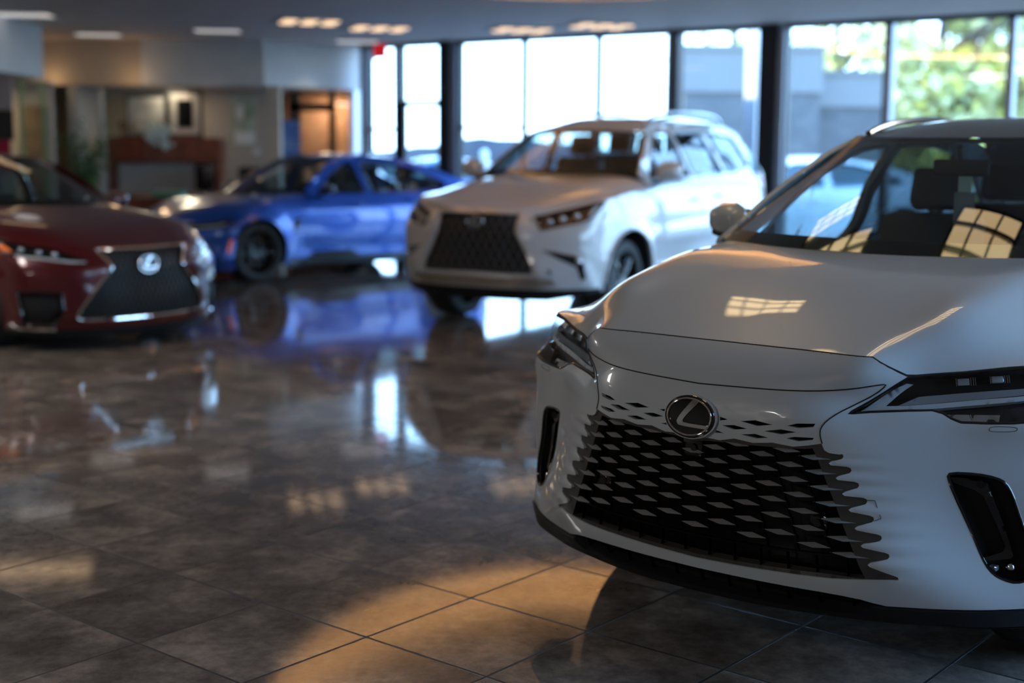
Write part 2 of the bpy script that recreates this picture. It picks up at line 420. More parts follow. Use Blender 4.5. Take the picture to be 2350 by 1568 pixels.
class Nose(Surf):
    """front (or tail) skin: t runs across the car and round its corner, z is height"""
    def __init__(s, LS, ZS, B, side, wrap=.2, L=None):
        s.T = Tab(LS, ZS, B); s.lc = LS[-1]; s.side = side; s.wrap = wrap; s.Lw = .22; s.tm = s.lc+s.Lw; s.L = L
    def b0(s, z): return s.T(np.full(np.shape(z), s.lc), z)
    def bs(s, z):
        b = s.b0(np.asarray(z, float))+s.wrap; return b if s.L is None else s.L-b
    def bl(s, l, z):
        return s.T(np.minimum(np.abs(l), s.lc), z)
    def P(s, t, z):
        t, z = np.broadcast_arrays(np.asarray(t, float), np.asarray(z, float)); a = np.abs(t); sg = np.where(t < 0, -1., 1.)
        l = np.minimum(a, s.lc); b = s.T(l, z)
        q = np.clip((a-s.lc)/s.Lw, 0, 1.0); b0 = s.b0(z); sl = (b0-s.T(np.full(z.shape, s.lc-.02), z))/.02
        b1 = b0+s.wrap; bb = b1 if s.L is None else s.L-b1
        l1 = s.side.l(bb, z)
        nrm = np.sqrt(1+sl*sl); k0 = s.wrap*1.05; k1 = s.wrap*1.0
        h00 = 2*q**3-3*q**2+1; h10 = q**3-2*q**2+q; h01 = -2*q**3+3*q**2; h11 = q**3-q**2
        lw = h00*s.lc+h10*k0/nrm+h01*l1; bw = h00*b0+h10*k0*sl/nrm+h01*b1+h11*k1
        l = np.where(a > s.lc, lw, l); b = np.where(a > s.lc, bw, b)
        if s.L is not None: b = s.L-b
        return np.stack([l*sg, b, z], -1)
def clipb(poly, b0, b1):
    def half(P, f, x):
        out = []
        for i in range(len(P)):
            a, c = P[i], P[(i+1) % len(P)]; ia, ic = f(a[0], x), f(c[0], x)
            if ia: out.append(a)
            if ia != ic: t = (x-a[0])/(c[0]-a[0]); out.append((x, a[1]+(c[1]-a[1])*t))
        return out
    P = half([tuple(p) for p in poly], lambda v, x: v >= x, b0)
    return half(P, lambda v, x: v <= x, b1)
def arc(cx, cz, r, z):
    h = math.sqrt(max(0, r*r-(z-cz)**2)); a0 = math.atan2(z-cz, -h); a1 = math.atan2(z-cz, h)
    if a0 < 0: a0 += 2*pi
    return [(cx+r*math.cos(a0+(a1-a0)*i/28), cz+r*math.sin(a0+(a1-a0)*i/28)) for i in range(29)]
def mirror_poly(p): return [(-a, b) for a, b in p][::-1]

def wheel(car, l, b, r, w, zc, rim, spokes=10, style=0):
    sg = 1 if l > 0 else -1
    m = MB(); hw = w/2; R = r
    m.lathe([(R*.70, -hw*.92), (R*.74, -hw), (R*.90, -hw), (R*.965, -hw*.9), (R*.995, -hw*.62), (R, 0), (R*.995, hw*.62), (R*.965, hw*.9), (R*.90, hw), (R*.74, hw), (R*.70, hw*.92)], 56, (l, b, zc))
    t = m.build('wheel', M['tyre'], car, True, 60)
    m = MB(); f = hw*.80*sg; q = R*.72
    m.lathe([(q, -hw*.9*sg), (q*.93, -hw*.5*sg), (q*.92, f*.55), (q*.96, f), (q*1.0, f*1.12), (q*1.02, f*1.0), (q*1.0, -hw*.9*sg)], 56, (l, b, zc))
    for k in range(spokes):
        a = 2*pi*k/spokes
        for da in ((-.05, .05) if style == 0 else (-.11, .11)):
            a0 = a+da*.6; a1 = a+da*(2.2 if style == 0 else 1.4)
            p = [(l+f*.80, b+q*.12*math.cos(a0), zc+q*.12*math.sin(a0)), (l+f*.98, b+q*.55*math.cos((a0+a1)/2), zc+q*.55*math.sin((a0+a1)/2)), (l+f*.86, b+q*.95*math.cos(a1), zc+q*.95*math.sin(a1))]
            m.tube(p, [q*.05, q*.042, q*.05], 6)
    m.cyl((l+f*.70, b, zc), q*.22, f*.25, 24, 'x')
    m.cyl((l+f*.93, b, zc), q*.10, f*.08, 20, 'x')
    m.build('rim', rim, t, True, 50)
    m = MB(); m.cyl((l+f*.05, b, zc), q*.72, .025*sg, 40, 'x'); m.build('brake_disc', M['brake'], t, True)
    return t
def body(car, sp, paint):
    """panels common to all the cars; returns its surfaces"""
    S = {1: Side(sp, 1), -1: Side(sp, -1)}
    F = Nose(sp['LS'], sp['ZS'], sp['B'], S[1], sp.get('wrap', .2)); R = Nose(sp['RLS'], sp['RZS'], sp['RB'], S[1], .2, sp['L'])
    z0 = sp['sill']; zf = sp['top'][-1][1]; zr = sp['top'][0][1]
    low = []
    zz = np.linspace(zf, z0, 14); low += [(float(F.bs(z)), float(z)) for z in zz]
    low += arc(sp['axf'], sp['zc'], sp['ra'], z0)+[((sp['axf']+sp['axr'])/2, z0-.01)]+arc(sp['axr'], sp['zc'], sp['ra'], z0)
    low += [(float(R.bs(z)), float(z)) for z in np.linspace(z0+.05, zr, 14)]
    outline = low+[tuple(p) for p in sp['top'][1:-1]]
    cuts = [-1]+sp['cuts']+[99]; g = .002
    names = ['fender']+['door']*(len(sp['cuts'])-1)+['quarter_panel']
    for sg in (1, -1):
        for i, nm in enumerate(names):
            pl = clipb(outline, cuts[i]+g, cuts[i+1]-g)
            hs = []
            for w in sp['win']:
                q = clipb(rounded(w), cuts[i]+g-.006, cuts[i+1]-g+.006)
                if len(q) > 2 and max(a for a, b in q)-min(a for a, b in q) > .02: hs.append(q)
            o = patch(nm, S[sg], pl, hs, .07, .05, paint, car, 0, .02, bstep=.035)
            if nm == 'door':
                hb, hz = sp['handles'][i-1]
                pts = [S[sg].pt(hb-.11+.22*k/8, hz+.006*math.sin(k/8*pi), .004+.030*math.sin(k/8*pi)**.5) for k in range(9)]
                MB().tube(pts, [.006, .012, .013, .013, .013, .013, .013, .012, .006], 8).build('door_handle', sp.get('handle_mat', paint), o, True)
        for w in sp['win']:
            c = rounded(w)
            gm = M['tint'] if (sp.get('tint_from') and np.mean([q[0] for q in w]) > sp['tint_from']) else M['glass']
            patch('side_window', S[sg], c, (), .12, .12, gm, car, -.012, 0, bstep=.05)
            rail('window_trim', [S[sg].path(c, .001, .04, True)], sp.get('trim_mat', M['black_gloss']), car, .008, 6, closed=True)
        if 'sill_trim' in sp:
            a, b = sp['sill_trim']
            patch('rocker_trim', S[sg], [(sp['axf']+sp['ra']+.02, z0-.04), (sp['axr']-sp['ra']-.02, z0-.04), (sp['axr']-sp['ra']-.03, a), (sp['axf']+sp['ra']+.03, a)], (), .1, .05, b, car, .006, .03)
    # hood: rows of (l, b, z) from the nose edge back to the windscreen
    rows = sp['hood']; us = np.array(sp['hood_u']); nu = 49; uu = np.linspace(0, 1, nu)
    C = [Cub(us, np.array(r))(uu) for r in rows]
    if sp.get('hood_row0') is not None:
        tt, zt = sp['hood_row0']; t = Cub(us, np.array(tt))(uu); z = np.interp(uu, us, zt) if sp.get('row0_lin') else Cub(us, np.array(zt))(uu)
        C[0] = F.P(t, z)+np.array([0, .003, .001])
    C = np.array(C); d = np.r_[0, np.cumsum(np.linalg.norm(np.diff(C, axis=0), axis=2).mean(1))]
    G = Cub(d, C)(np.linspace(0, d[-1], 60)); G = np.moveaxis(G, 0, 1)   # nu, nv
    full = np.concatenate([(G*np.array([-1, 1, 1]))[::-1][:-1], G])
    sp['hoodG'] = G
    o = grid('hood', full, paint, car)
    # windscreen
    wb, wt = sp['ws_base'], sp['ws_top']   # (centre b, z), (corner l, b, z)
    u = np.linspace(-1, 1, 41); v = np.linspace(0, 1, 21)
    def cur(c, u):
        (bc, zc), (lk, bk, zk) = c; q = np.abs(u)**2.2
        return np.stack([u*lk, bc+(bk-bc)*q, zc+(zk-zc)*q], -1)
    A, Bq = cur(wb, u), cur(wt, u); W = A[:, None]*(1-v)[None, :, None]+Bq[:, None]*v[None, :, None]
    nrm = np.cross(np.array([1, 0, 0]), (Bq-A)[20]); nrm /= np.linalg.norm(nrm); nrm *= np.sign(nrm[2])
    W = W+nrm*(np.sin(pi*v)*sp.get('ws_bulge', .025))[None, :, None]*(1-.6*np.abs(u)**2)[:, None, None]
    grid('windshield', W, M['wglass'], car, np.array([0, 2.3, .8]))
    fr = []; V = (W-nrm*.006).reshape(-1, 3)
    for i in range(40):
        for j in range(20):
            if j < 2 or j > 18 or i < 1 or i > 38: fr.append((i*21+j, (i+1)*21+j, (i+1)*21+j+1, i*21+j+1))
    mk('windshield_border', V, fr, M['frit'], car, out=np.array([0, 2.3, .8]))
    # cowl panel below the glass
    cg = np.stack([np.concatenate([(G[:, -1]*np.array([-1, 1, 1]))[::-1][:-1], G[:, -1]])], 1)
    q = np.linspace(-1, 1, cg.shape[0]); cb = cur(wb, q)
    cw = np.stack([cg[:, 0]+np.array([0, .0, -.004]), cg[:, 0]*.5+cb*.5+np.array([0, 0, -.03]), cb+np.array([0, .01, -.006])], 1)
    grid('cowl', cw, M['black_plastic'], car, np.array([0, 2., .2]))
    # roof
    top = np.array(sp['roof'], float)      # (b, z at edge, crown) front -> rear
    bf = wt[0][0]-wt[1][1]; nv = 40; vv = np.linspace(0, 1, nv); k = np.linspace(0, 1, len(top))
    be, ze, cr = [Cub(k, top[:, i])(vv) for i in range(3)]
    u = np.linspace(-1, 1, 45); le = S[1].l(be, ze)-.004
    q = np.abs(u)[:, None]
    sh = bf*(1-vv)**2; rb = sp.get('roof_rear_bow', 0)
    RG = np.stack([u[:, None]*le[None], be[None]+(1-q**2.2)*(sh[None]+rb*(vv**3)[None]), ze[None]+cr[None]*(1-q**sp.get('roof_pow', 2.6))+0*q], -1)
    grid('roof', RG, sp.get('roof_mat', paint), car, np.array([0, 2.5, .5]))
    # tail
    tp = [(-R.tm, zr), (-R.tm, sp['rbot']), (R.tm, sp['rbot']), (R.tm, zr)]
    patch('tailgate' if sp['suv'] else 'bumper', R, densify(tp, .1), (), .09, .06, paint, car, 0, .015)
    rt = R.P(np.linspace(-R.tm, R.tm, 45), np.full(45, zr))
    if sp['suv']:
        a = RG[:, -1]; n = np.linspace(0, 1, 12)[None, :, None]
        bow = np.array([0, .05, .03])*np.sin(pi*n)
        grid('rear_window', a[:, None]*(1-n)+rt[:, None]*n+bow, sp.get('rear_mat', M['tint']), car)
    else:
        # rear glass, then the boot lid
        dk = np.array(sp['deck'], float)      # rows (b, z centre, z edge)
        rows = []
        for b, zc_, ze_ in dk:
            lk = float(S[1].l(b, ze_)); rows.append(np.stack([u*lk, np.full(45, b), zc_+(ze_-zc_)*np.abs(u)**3], -1))
        rows.append(rt); rows = np.array(rows); d = np.r_[0, np.cumsum(np.linalg.norm(np.diff(rows, axis=0), axis=2).mean(1))]
        grid('trunk_lid', np.moveaxis(Cub(d, rows)(np.linspace(0, d[-1], 24)), 0, 1), paint, car)
        a = RG[:, -1]; n = np.linspace(0, 1, 14)[None, :, None]; bow = np.array([0, .02, .04])*np.sin(pi*n)
        grid('rear_window', a[:, None]*(1-n)+rows[0][:, None]*n+bow, M['tint'], car)
    # dark underside, wheel wells and cabin
    wl = float(S[1].l(2.4, .5)); L = sp['L']
    m = MB(); zt = sp['cabin_floor']
    m.box((-wl+.03, sp['axf']+sp['ra']+.0, z0-.0), (wl-.03, sp['axr']-sp['ra'], zt)); m.box((-.52, .30, z0+.03), (.52, sp['axf']+sp['ra'], .62)); m.box((-.52, sp['axr']-sp['ra'], z0+.03), (.52, L-.28, .62))
    m.build('underbody', M['dark_inner'], car)
    for ax in (sp['axf'], sp['axr']):
        for sg in (1, -1):
            m = MB(); A0 = arc(ax, sp['zc'], sp['ra']+.004, z0); l0 = .50; ring0 = []; ring1 = []
            for b, z in A0:
                ring0.append(m.bm.verts.new((sg*l0, b, z))); ring1.append(m.bm.verts.new((sg*(float(S[1].l(b, z))-.006), b, z)))
            for i in range(len(A0)-1): m.bm.faces.new((ring0[i], ring0[i+1], ring1[i+1], ring1[i]))
            m.bm.faces.new(ring0); m.build('wheel_well', M['dark_inner'], car)
    m = MB(); fw = sp['firewall']
    m.box((-.74, fw, zt), (.74, fw+.02, wb[0][1]-.08)); m.build('bulkhead_panel', M['dark_inner'], car)
    dz = wb[0][1]-.10
    m = MB(); m.box((-.72, fw+.02, dz-.22), (.72, fw+.50, dz), .04); m.box((-.12, fw+.45, dz-.45), (.12, fw+1.2, dz-.38), .03); m.box((-.16, fw+.42, dz-.04), (.16, fw+.46, dz+.06), .015)
    m.build('dashboard', M['seat'], car, True)
    sb = sp['seats']
    for b, zs in sb:
        for l in (-.37, .37):
            m = MB(); m.box((l-.25, b-.52, zt), (l+.25, b, zs), .05)
            Mx = Matrix.Translation((l, b, zs))@Matrix.Rotation(-.28, 4, 'X')
            m.box((-.25, -.08, -.05), (.25, .08, .56), .06, Mx); m.box((-.13, -.05, .58), (.13, .06, .78), .04, Mx)
            m.build('seat', M['seat'], car, True)
    dl = .37
    pts = [(dl+.18*math.cos(a), fw+.62+.05*math.sin(a), dz-.02+.18*math.sin(a)) for a in np.linspace(0, 2*pi, 29)[:-1]]
    m = MB(); m.tube(pts, .015, 8, closed=True); m.box((dl-.16, fw+.60, dz-.04), (dl+.16, fw+.63, dz+.01)); m.tube([(dl, fw+.45, dz-.08), (dl, fw+.62, dz-.02)], .03)
    m.build('steering_wheel', M['black'], car, True)
    mb_, mz = wt[0][0]+.02, wt[0][1]-.12
    m = MB(); m.box((-.12, mb_, mz-.04), (.12, mb_+.02, mz+.03), .012); m.tube([(0, mb_, mz+.02), (0, mb_-.02, mz+.08)], .01); m.build('rear_view_mirror', M['black'], car, True)
    for sg in (1, -1):
        for ax in (sp['axf'], sp['axr']): wheel(car, sg*(float(S[1].l(ax, .6))-sp['ww']/2-sp.get('winset', .03)), ax, sp['r'], sp['ww'], sp.get('wz', sp['r']), sp['rim'], sp.get('spokes', 10), sp.get('wstyle', 0))
    return S, F, R
def door_mirror(car, S, sg, b, z, size, mat, low=None, OFFM=.06):
    w, h, d = size; l0 = float(S[1].l(b, z-.08))
    bm_ = MB(); off = OFFM; c = (sg*(l0+off+w/2), b, z)
    bm_.box((-w/2, -d/2, -h/2), (w/2, d/2, h/2), min(h, d)*.33, Matrix.Translation(c)@Matrix.Rotation(-.12*sg, 4, 'Z'))
    o = bm_.build('door_mirror', mat, car, True, 60)
    # pull the housing into a shell: narrower and rounder towards the outer end
    for v in o.data.vertices:
        q = (v.co.x*sg-l0-off)/w; k = 1-.38*max(0, q-.25)**1.5
        v.co.z = z+(v.co.z-z)*k+.02*q; v.co.y = b+(v.co.y-b)*(1-.25*max(0, q-.3))-(.03*(1-q))
        if v.co.y < b-d*.2: v.co.z = z+(v.co.z-z)*.82
    m = MB(); m.box((-w*.42, d*.40, -h*.36), (w*.40, d*.46, h*.36), .005, Matrix.Translation(c)); m.build('mirror_glass', M['chrome'], o)
    m = MB(); m.prism([(sg*(l0-.02), b-.07, z-h*.5-.03), (sg*(l0-.02), b+.07, z-h*.5-.05), (sg*(l0+.16), b+.04, z-h*.36), (sg*(l0+.16), b-.05, z-h*.34)], (0, 0, 0), (0, 0, .035)); m.build('mirror_foot', low or M['black_gloss'], o)
    return o
# ------------------------------------------------------------------ the white crossover in the foreground
RX = dict(suv=True, L=4.85, wrap=.2, sill=.24, rbot=.25, axf=1.04, axr=3.88, zc=.29, ra=.455, r=.402, wz=.27, ww=.25, flare=.012,
 LS=[0, .2, .4, .5, .6, .72, .86, .93], ZS=[.12, .14, .20, .28, .40, .58, .70, .75, .80, .87, .95],
 B=[[.080, .088, .128, .158, .192, .25, .34, .415], [.072, .080, .120, .150, .185, .245, .335, .41], [.055, .063, .088, .112, .160, .225, .325, .39], [.036, .045, .070, .095, .128, .215, .345, .40],
    [.020, .030, .060, .088, .138, .255, .365, .405], [.004, .015, .055, .105, .175, .263, .352, .40], [.000, .011, .062, .118, .185, .270, .350, .395],
    [.010, .022, .072, .145, .205, .280, .352, .395], [.034, .046, .098, .165, .240, .320, .400, .445], [.090, .095, .115, .150, .258, .345, .440, .49], [.24, .235, .225, .235, .34, .42, .52, .57]],
 RLS=[0, .3, .6, .8, .9], RZS=[.2, .4, .7, 1.0, 1.15], RB=[[.06, .07, .12, .22, .30], [.0, .01, .06, .16, .25], [.03, .04, .09, .18, .27], [.06, .07, .12, .2, .28], [.14, .15, .2, .27, .33]],
 wplan=[(.3, .90), (.62, .952), (1.0, .962), (2.4, .962), (3.6, .955), (4.3, .92), (4.85, .86)],
 tum=[(.1, .04), (.25, .016), (.42, .004), (.6, 0), (.8, .008), (.92, .025), (1.02, .05), (1.10, .10), (1.16, .145), (1.3, .20), (1.45, .275), (1.6, .375), (1.7, .45)],
 creases=[(.72, .80, .7, 4.6, .012, .06)],
 top=[(4.62, 1.15), (4.45, 1.28), (4.2, 1.45), (3.9, 1.56), (3.5, 1.625), (3.0, 1.645), (2.6, 1.632), (2.3, 1.597), (2.1, 1.52), (1.9, 1.41), (1.7, 1.29), (1.48, 1.155), (1.53, 1.08), (1.50, 1.03), (1.28, 1.0), (1.0, .955), (.80, .925), (.70, .915)],
 win=[[(1.76, 1.13), (2.0, 1.30), (2.22, 1.45), (2.42, 1.535), (2.72, 1.56), (2.74, 1.09)], [(2.84, 1.09), (2.82, 1.56), (3.2, 1.56), (3.58, 1.52), (3.66, 1.14)], [(3.78, 1.16), (3.72, 1.50), (3.95, 1.44), (4.3, 1.22)]],
 cuts=[1.58, 2.79, 3.42], handles=[(2.58, .92), (3.26, .94)], tint_from=2.78, sill_trim=(.33, M['black_plastic']),
 hood_u=[0, .3, .5, .588, .70, .81, .90, 1.0],
 hood_row0=([0, .3, .497, .588, .70, .814, .93, 1.15], [.922, .922, .921, .868, .880, .896, .905, .915]), row0_lin=True,
 hood=[[(0, .184, .92)]*8,
  [(0, .32, .970), (.3, .32, .970), (.5, .345, .980), (.60, .40, .991), (.705, .47, .970), (.805, .57, .950), (.895, .67, .930), (.944, .80, .925)],
  [(0, .62, 1.064), (.3, .62, 1.065), (.5, .64, 1.074), (.615, .67, 1.083), (.72, .73, 1.052), (.82, .81, 1.010), (.90, .89, .970), (.941, 1.0, .955)],
  [(0, .92, 1.120), (.3, .92, 1.121), (.52, .95, 1.129), (.65, 1.0, 1.133), (.75, 1.06, 1.104), (.84, 1.13, 1.065), (.905, 1.2, 1.025), (.922, 1.28, 1.0)],
  [(0, 1.18, 1.148), (.3, 1.22, 1.15), (.52, 1.30, 1.153), (.68, 1.40, 1.153), (.76, 1.45, 1.143), (.83, 1.49, 1.11), (.885, 1.505, 1.065), (.908, 1.50, 1.03)]],
 ws_base=((1.185, 1.152), (.80, 1.485, 1.150)), ws_top=((2.03, 1.585), (.578, 2.30, 1.597)), ws_bulge=.02,
 roof_mat=M['black_gloss'], roof=[(2.30, 1.597, -.012), (2.6, 1.632, .03), (3.0, 1.645, .045), (3.5, 1.625, .045), (3.9, 1.56, .045), (4.3, 1.38, .05)],
 firewall=1.32, cabin_floor=.42, seats=[(2.55, .70), (3.45, .72)], winset=.05, rim=M['rim_dark'], trim_mat=M['satin_chrome'])
def build_rx():
    car = thing('car', 'pearl white crossover in the foreground, round emblem over a body-coloured mesh grille', 'car', (.5595*.92, 4.1348*.92, 1.52*.08), -.6911); car.scale = (.92,)*3
    sp = RX; P = M['white_paint']; S, F, R = body(car, sp, P)
    to = [(.634, .468), (.593, .490), (.549, .511), (.503, .535), (.452, .557), (.399, .582), (.347, .606), (.279, .631)]   # z, l of the notches
    ti = [(.613, .432), (.570, .452), (.524, .471), (.478, .491), (.425, .511), (.375, .531), (.320, .552)]
    right = [(.409, .669), (.418, .650), (.430, .643), (.458, .640)]
    for k, (z, l) in enumerate(to):
        if k: right += [(l-.012, z+.012)]
        right += [(l-.002, z+.008), (l+.001, z), (l-.003, z-.007 if k < 7 else z-.002)]
        if k < 7: zi, li = ti[k]; right += [(l-.014, z-.011), (li+.007, zi+.006), (li, zi), (li+.006, zi-.006)]
    topR = [(0, .638), (.03, .640), (.056, .647), (.10, .645), (.15, .657), (.21, .651), (.27, .659), (.33, .653), (.37, .660)]
    botR = [(.44, .259), (.30, .252), (.16, .246), (0, .242)]
    gr = topR+right+botR; grille = gr+[(-a, b) for a, b in gr[::-1][1:-1]]
    ctr = np.array([0, .45])
    slotR = [(.716, .580), (.722, .594), (.787, .593), (.832, .584), (.856, .570), (.872, .538), (.886, .49), (.904, .43), (.928, .37), (.940, .315), (.925, .280), (.895, .270), (.866, .279), (.842, .294), (.820, .322), (.795, .375), (.752, .48)]
    slotR = chaikin(slotR, 1)
    hlR = [(.462, .7575), (.511, .763), (.60, .770), (.660, .773), (.688, .766), (.712, .753), (.738, .743), (.80, .744), (.87, .748), (.93, .757), (1.00, .775), (1.055, .80), (1.08, .83), (1.06, .870), (1.0, .896), (.93, .9005), (.86, .8985), (.814, .893), (.70, .8785), (.589, .864), (.548, .828), (.505, .792)]
    # top edge of the nose skin
    tz = [(0, .922), (.3, .922), (.497, .921), (.535, .90), (.588, .868), (.70, .8825), (.814, .899), (.93, .908), (1.15, .915)]
    bot = [(0, .209), (.30, .210), (.42, .211), (.48, .209), (.525, .203), (.555, .194), (.59, .186), (.70, .188), (.86, .193), (1.15, .205)]
    outR = bot+tz[::-1]
    outl = outR+[(-a, b) for a, b in outR[::-1][1:-1]]
    ze = np.array([q[0] for q in to][::-1]); le = np.array([q[1] for q in to][::-1])
    zs_ = sorted([(z, 1.) for z, l in to]+[(z, -1.) for z, l in ti])
    def ridge(t, z):
        a = np.abs(t); e = np.interp(z, ze, le); ph = np.interp(z, [q[0] for q in zs_], [q[1] for q in zs_], 0, 0)
        fade = np.clip(1-(a-e+.03)/.16, 0, 1)**1.4*np.where(a > e-.08, 1, 0)*sstep((z-.27)/.03)*sstep((.645-z)/.02)
        return -ph*.0055*fade
    holes = [grille, slotR, mirror_poly(slotR), hlR, mirror_poly(hlR)]
    diam = [[(.167, .7125), (.213, .7205), (.269, .7130), (.221, .7045)], [(.107, .6925), (.147, .698), (.190, .692), (.148, .6845)], [(.171, .6725), (.215, .6795), (.257, .6725), (.221, .666)],
            [(.243, .6915), (.294, .702), (.339, .6975), (.295, .6865)], [(.311, .7145), (.34, .724), (.389, .727), (.384, .7165), (.345, .7105)], [(.311, .6765), (.334, .683), (.388, .6845), (.384, .678), (.345, .6705)],
            [(.0965, .7175), (.124, .7118), (.0975, .7062)], [(.086, .6755), (.115, .669), (.083, .6665)]]
    # faint pressed diamonds that fade out above the open ones
    dents = [(.10, .738, .05), (.17, .752, .05), (.24, .735, .05), (.30, .757, .045), (.36, .747, .04), (.05, .775, .045)]
    def dent(t, z):
        a = np.abs(t); r = ridge(t, z)
        for l, zz, w in dents:
            q = np.abs(a-l)/w+np.abs(z-zz-.06*(a-l))/.011; r = r-.0011*sstep((1-q)*2.2)
        return r
    holes += diam+[mirror_poly(d) for d in diam]
    bump = patch('bumper', F, outl, holes, .012, .0075, P, car, 0, .014, .006, disp=dent)
    # black sheet standing in for the shade behind every opening
    V = []; 
    u = np.linspace(-1.05, 1.05, 80); z = np.linspace(.13, .90, 40)
    U, Z = np.meshgrid(u, z, indexing='ij'); Pp = F.P(U.ravel(), Z.ravel())+np.array([0, .075, 0]); Pp[:, 0] *= .965
    grid('cavity_shade', Pp.reshape(80, 40, 3), M['dark_inner'], car)
    # ---- grille: frame, blades and webs
    fr_in = []
    for (a, b) in grille:
        q = np.array([a, b]); 
        if b < .262: w = np.array([0, .016])
        elif b > .636 and abs(a) < .405: w = np.array([0, -.010])
        else: w = np.array([-np.sign(a)*.030, 0])
        fr_in.append(tuple(q+w))
    # inner edge of the frame: a straight raked line instead of the notches
    inn = [(0, .628), (.06, .636), (.36, .648), (.385, .652), (.392, .640), (.405, .612), (.53, .30), (.545, .270), (.44, .272), (.16, .259), (0, .255)]
    inn = inn+[(-a, b) for a, b in inn[::-1][1:-1]]
    g = patch('grille', F, [(a*1.004, b) for a, b in grille], [inn], .02, .015, M['frame_grey'], car, -.006, .03, .008)
    w = lambda z: np.interp(z, [.34, .63], [.0995, .0775])
    even = [.640, .597, .553, .507, .458, .407, .356]; odd = [.619, .576, .530, .483, .434, .381, .333]
    gp = [tuple(q) for q in inn]
    m = MB(); mw = m; WF = []
    def S3(l, z, d): 
        p = F.P(np.array([l]), np.array([z]))[0]; return Vector((p[0], p[1]+d, p[2]))
    for j in range(-5, 6):
        rows = even if j % 2 == 0 else [q+(.006 if abs(j) == 5 else 0) for q in odd]
        for i, zz in enumerate(rows):
            if j == 0 and i in (0,): continue
            if abs(j) in (1, 3) and i == 6: continue
            l = j*w(zz); h = w(zz)*.545; t = .0078
            if abs(j) == 5: h *= 1.05
            c = F.P(np.array([l]), np.array([zz]))[0]
            A = S3(l-h, zz+.002, .006); B = S3(l+h, zz-.002 if j >= 0 else zz-.002, .006); T = S3(l, zz+t, .016); D = S3(l, zz-t, .004); E = S3(l, zz-t*.55, -.006)
            va = [m.bm.verts.new(q) for q in (A, B, T, D, E)]
            K = m.bm.verts.new(S3(l, zz, .03))
            a, b, t_, d, e = va
            for f in ((a, e, t_), (e, b, t_), (a, d, e), (d, b, e), (a, t_, K), (t_, b, K), (b, d, K), (d, a, K)): m.bm.faces.new(f)
            # webs down to the blades of the next half row
            for sg in (1, -1):
                nx = j+sg
                if abs(nx) > 5: continue
                rr = even if nx % 2 == 0 else odd
                for zz2 in rr:
                    if 0 < zz-zz2 < .034:
                        l2 = nx*w(zz2)-sg*w(zz2)*.5; p0 = (l+sg*h*.98, zz); p1 = (l2, zz2)
                        qa = [mw.bm.verts.new(S3(p0[0]+.0012*k, p0[1], dd)) for dd, k in ((.004, -1), (.004, 1), (.018, 1), (.018, -1))]
                        qb = [mw.bm.verts.new(S3(p1[0]+.0012*k, p1[1], dd)) for dd, k in ((.004, -1), (.004, 1), (.018, 1), (.018, -1))]
                        for k in range(4): WF.append(mw.bm.faces.new((qa[k], qa[(k+1) % 4], qb[(k+1) % 4], qb[k])))
                        WF += [mw.bm.faces.new(qa), mw.bm.faces.new(qb[::-1])]
    for f in WF: f.material_index = 1
    m.build('grille_mesh', M['blade'], g).data.materials.append(M['grille_black'])
    m = MB()
    ls = np.linspace(-.50, .50, 41); pts = [S3(l, .322+.05*l*l, .004) for l in ls]
    for a, b in zip(pts, pts[1:]):
        m.prism([a+Vector((0, 0, .003)), b+Vector((0, 0, .003)), b-Vector((0, 0, .003)), a-Vector((0, 0, .003))], (0, 0, 0), (0, .016, 0))
    for l in np.arange(-.485, .5, .0882+.0):
        t = S3(l, .32+.05*l*l, .01); q = S3(l*1.015, .262, .006); m.prism([t+Vector((-.0015, 0, 0)), t+Vector((.0015, 0, 0)), q+Vector((.0015, 0, 0)), q+Vector((-.0015, 0, 0))], (0, 0, 0), (0, .016, 0))
    m.build('grille_crossbar', M['grille_black'], g)
    # glossy shutter plates behind the mesh
    ug = np.linspace(-.53, .53, 30); zg = np.linspace(.25, .655, 14); U, Z = np.meshgrid(ug, zg, indexing='ij')
    Pq = F.P(U.ravel(), Z.ravel())+np.array([0, .052, 0]); grid('grille_backing', Pq.reshape(30, 14, 3), M['grille_black'], g)
    # sensors in the mesh
    for l, zz in ((-.385, .43), (.40, .425)):
        c = S3(l, zz, .02); m = MB(); m.box((c.x-.03, c.y, c.z-.022), (c.x+.03, c.y+.02, c.z+.022), .006); m.cyl((c.x, c.y, c.z), .013, -.006, 20, 'y'); m.build('parking_sensor', M['black_gloss'], g, True)
    c = S3(.0, .607, .012); m = MB(); m.box((c.x-.04, c.y, c.z-.03), (c.x+.032, c.y+.03, c.z+.03), .008); m.cyl((c.x+.004, c.y, c.z+.0), .013, -.008, 20, 'y', .010)
    m.build('camera_lens', M['black_gloss'], g, True)
    # ---- emblem
    EC = np.array([-.002, .7075]); a_, b_ = .0865, .0625; eb = float(F.bl(0, .7075))
    class Emb(Surf):
        cen = np.array([0, .5, .7])
        def P(s, u, v): 
            u, v = np.broadcast_arrays(np.asarray(u, float), np.asarray(v, float)); return np.stack([EC[0]+u, eb-.014+.7*u*u+.12*v+1.0*v*v, EC[1]+v], -1)
    E = Emb(); ang = np.linspace(0, 2*pi, 73)[:-1]
    el = lambda k: [(a_*k*math.cos(t), b_*k*math.sin(t)) for t in ang]
    em = patch('emblem', E, el(1.0), (), .02, .02, M['black_gloss'], car, .002, .03)
    patch('emblem_surround', E, el(1.10), [el(1.0)], .01, .01, P, em, 0, .028, .006)
    rail('emblem_ring', [E.path(el(.90), .0045, .01, True)], M['chrome'], em, .0035, 8, closed=True)
    rail('emblem_rim', [E.path(el(.985), .002, .01, True)], M['black_gloss'], em, .004, 8, closed=True)
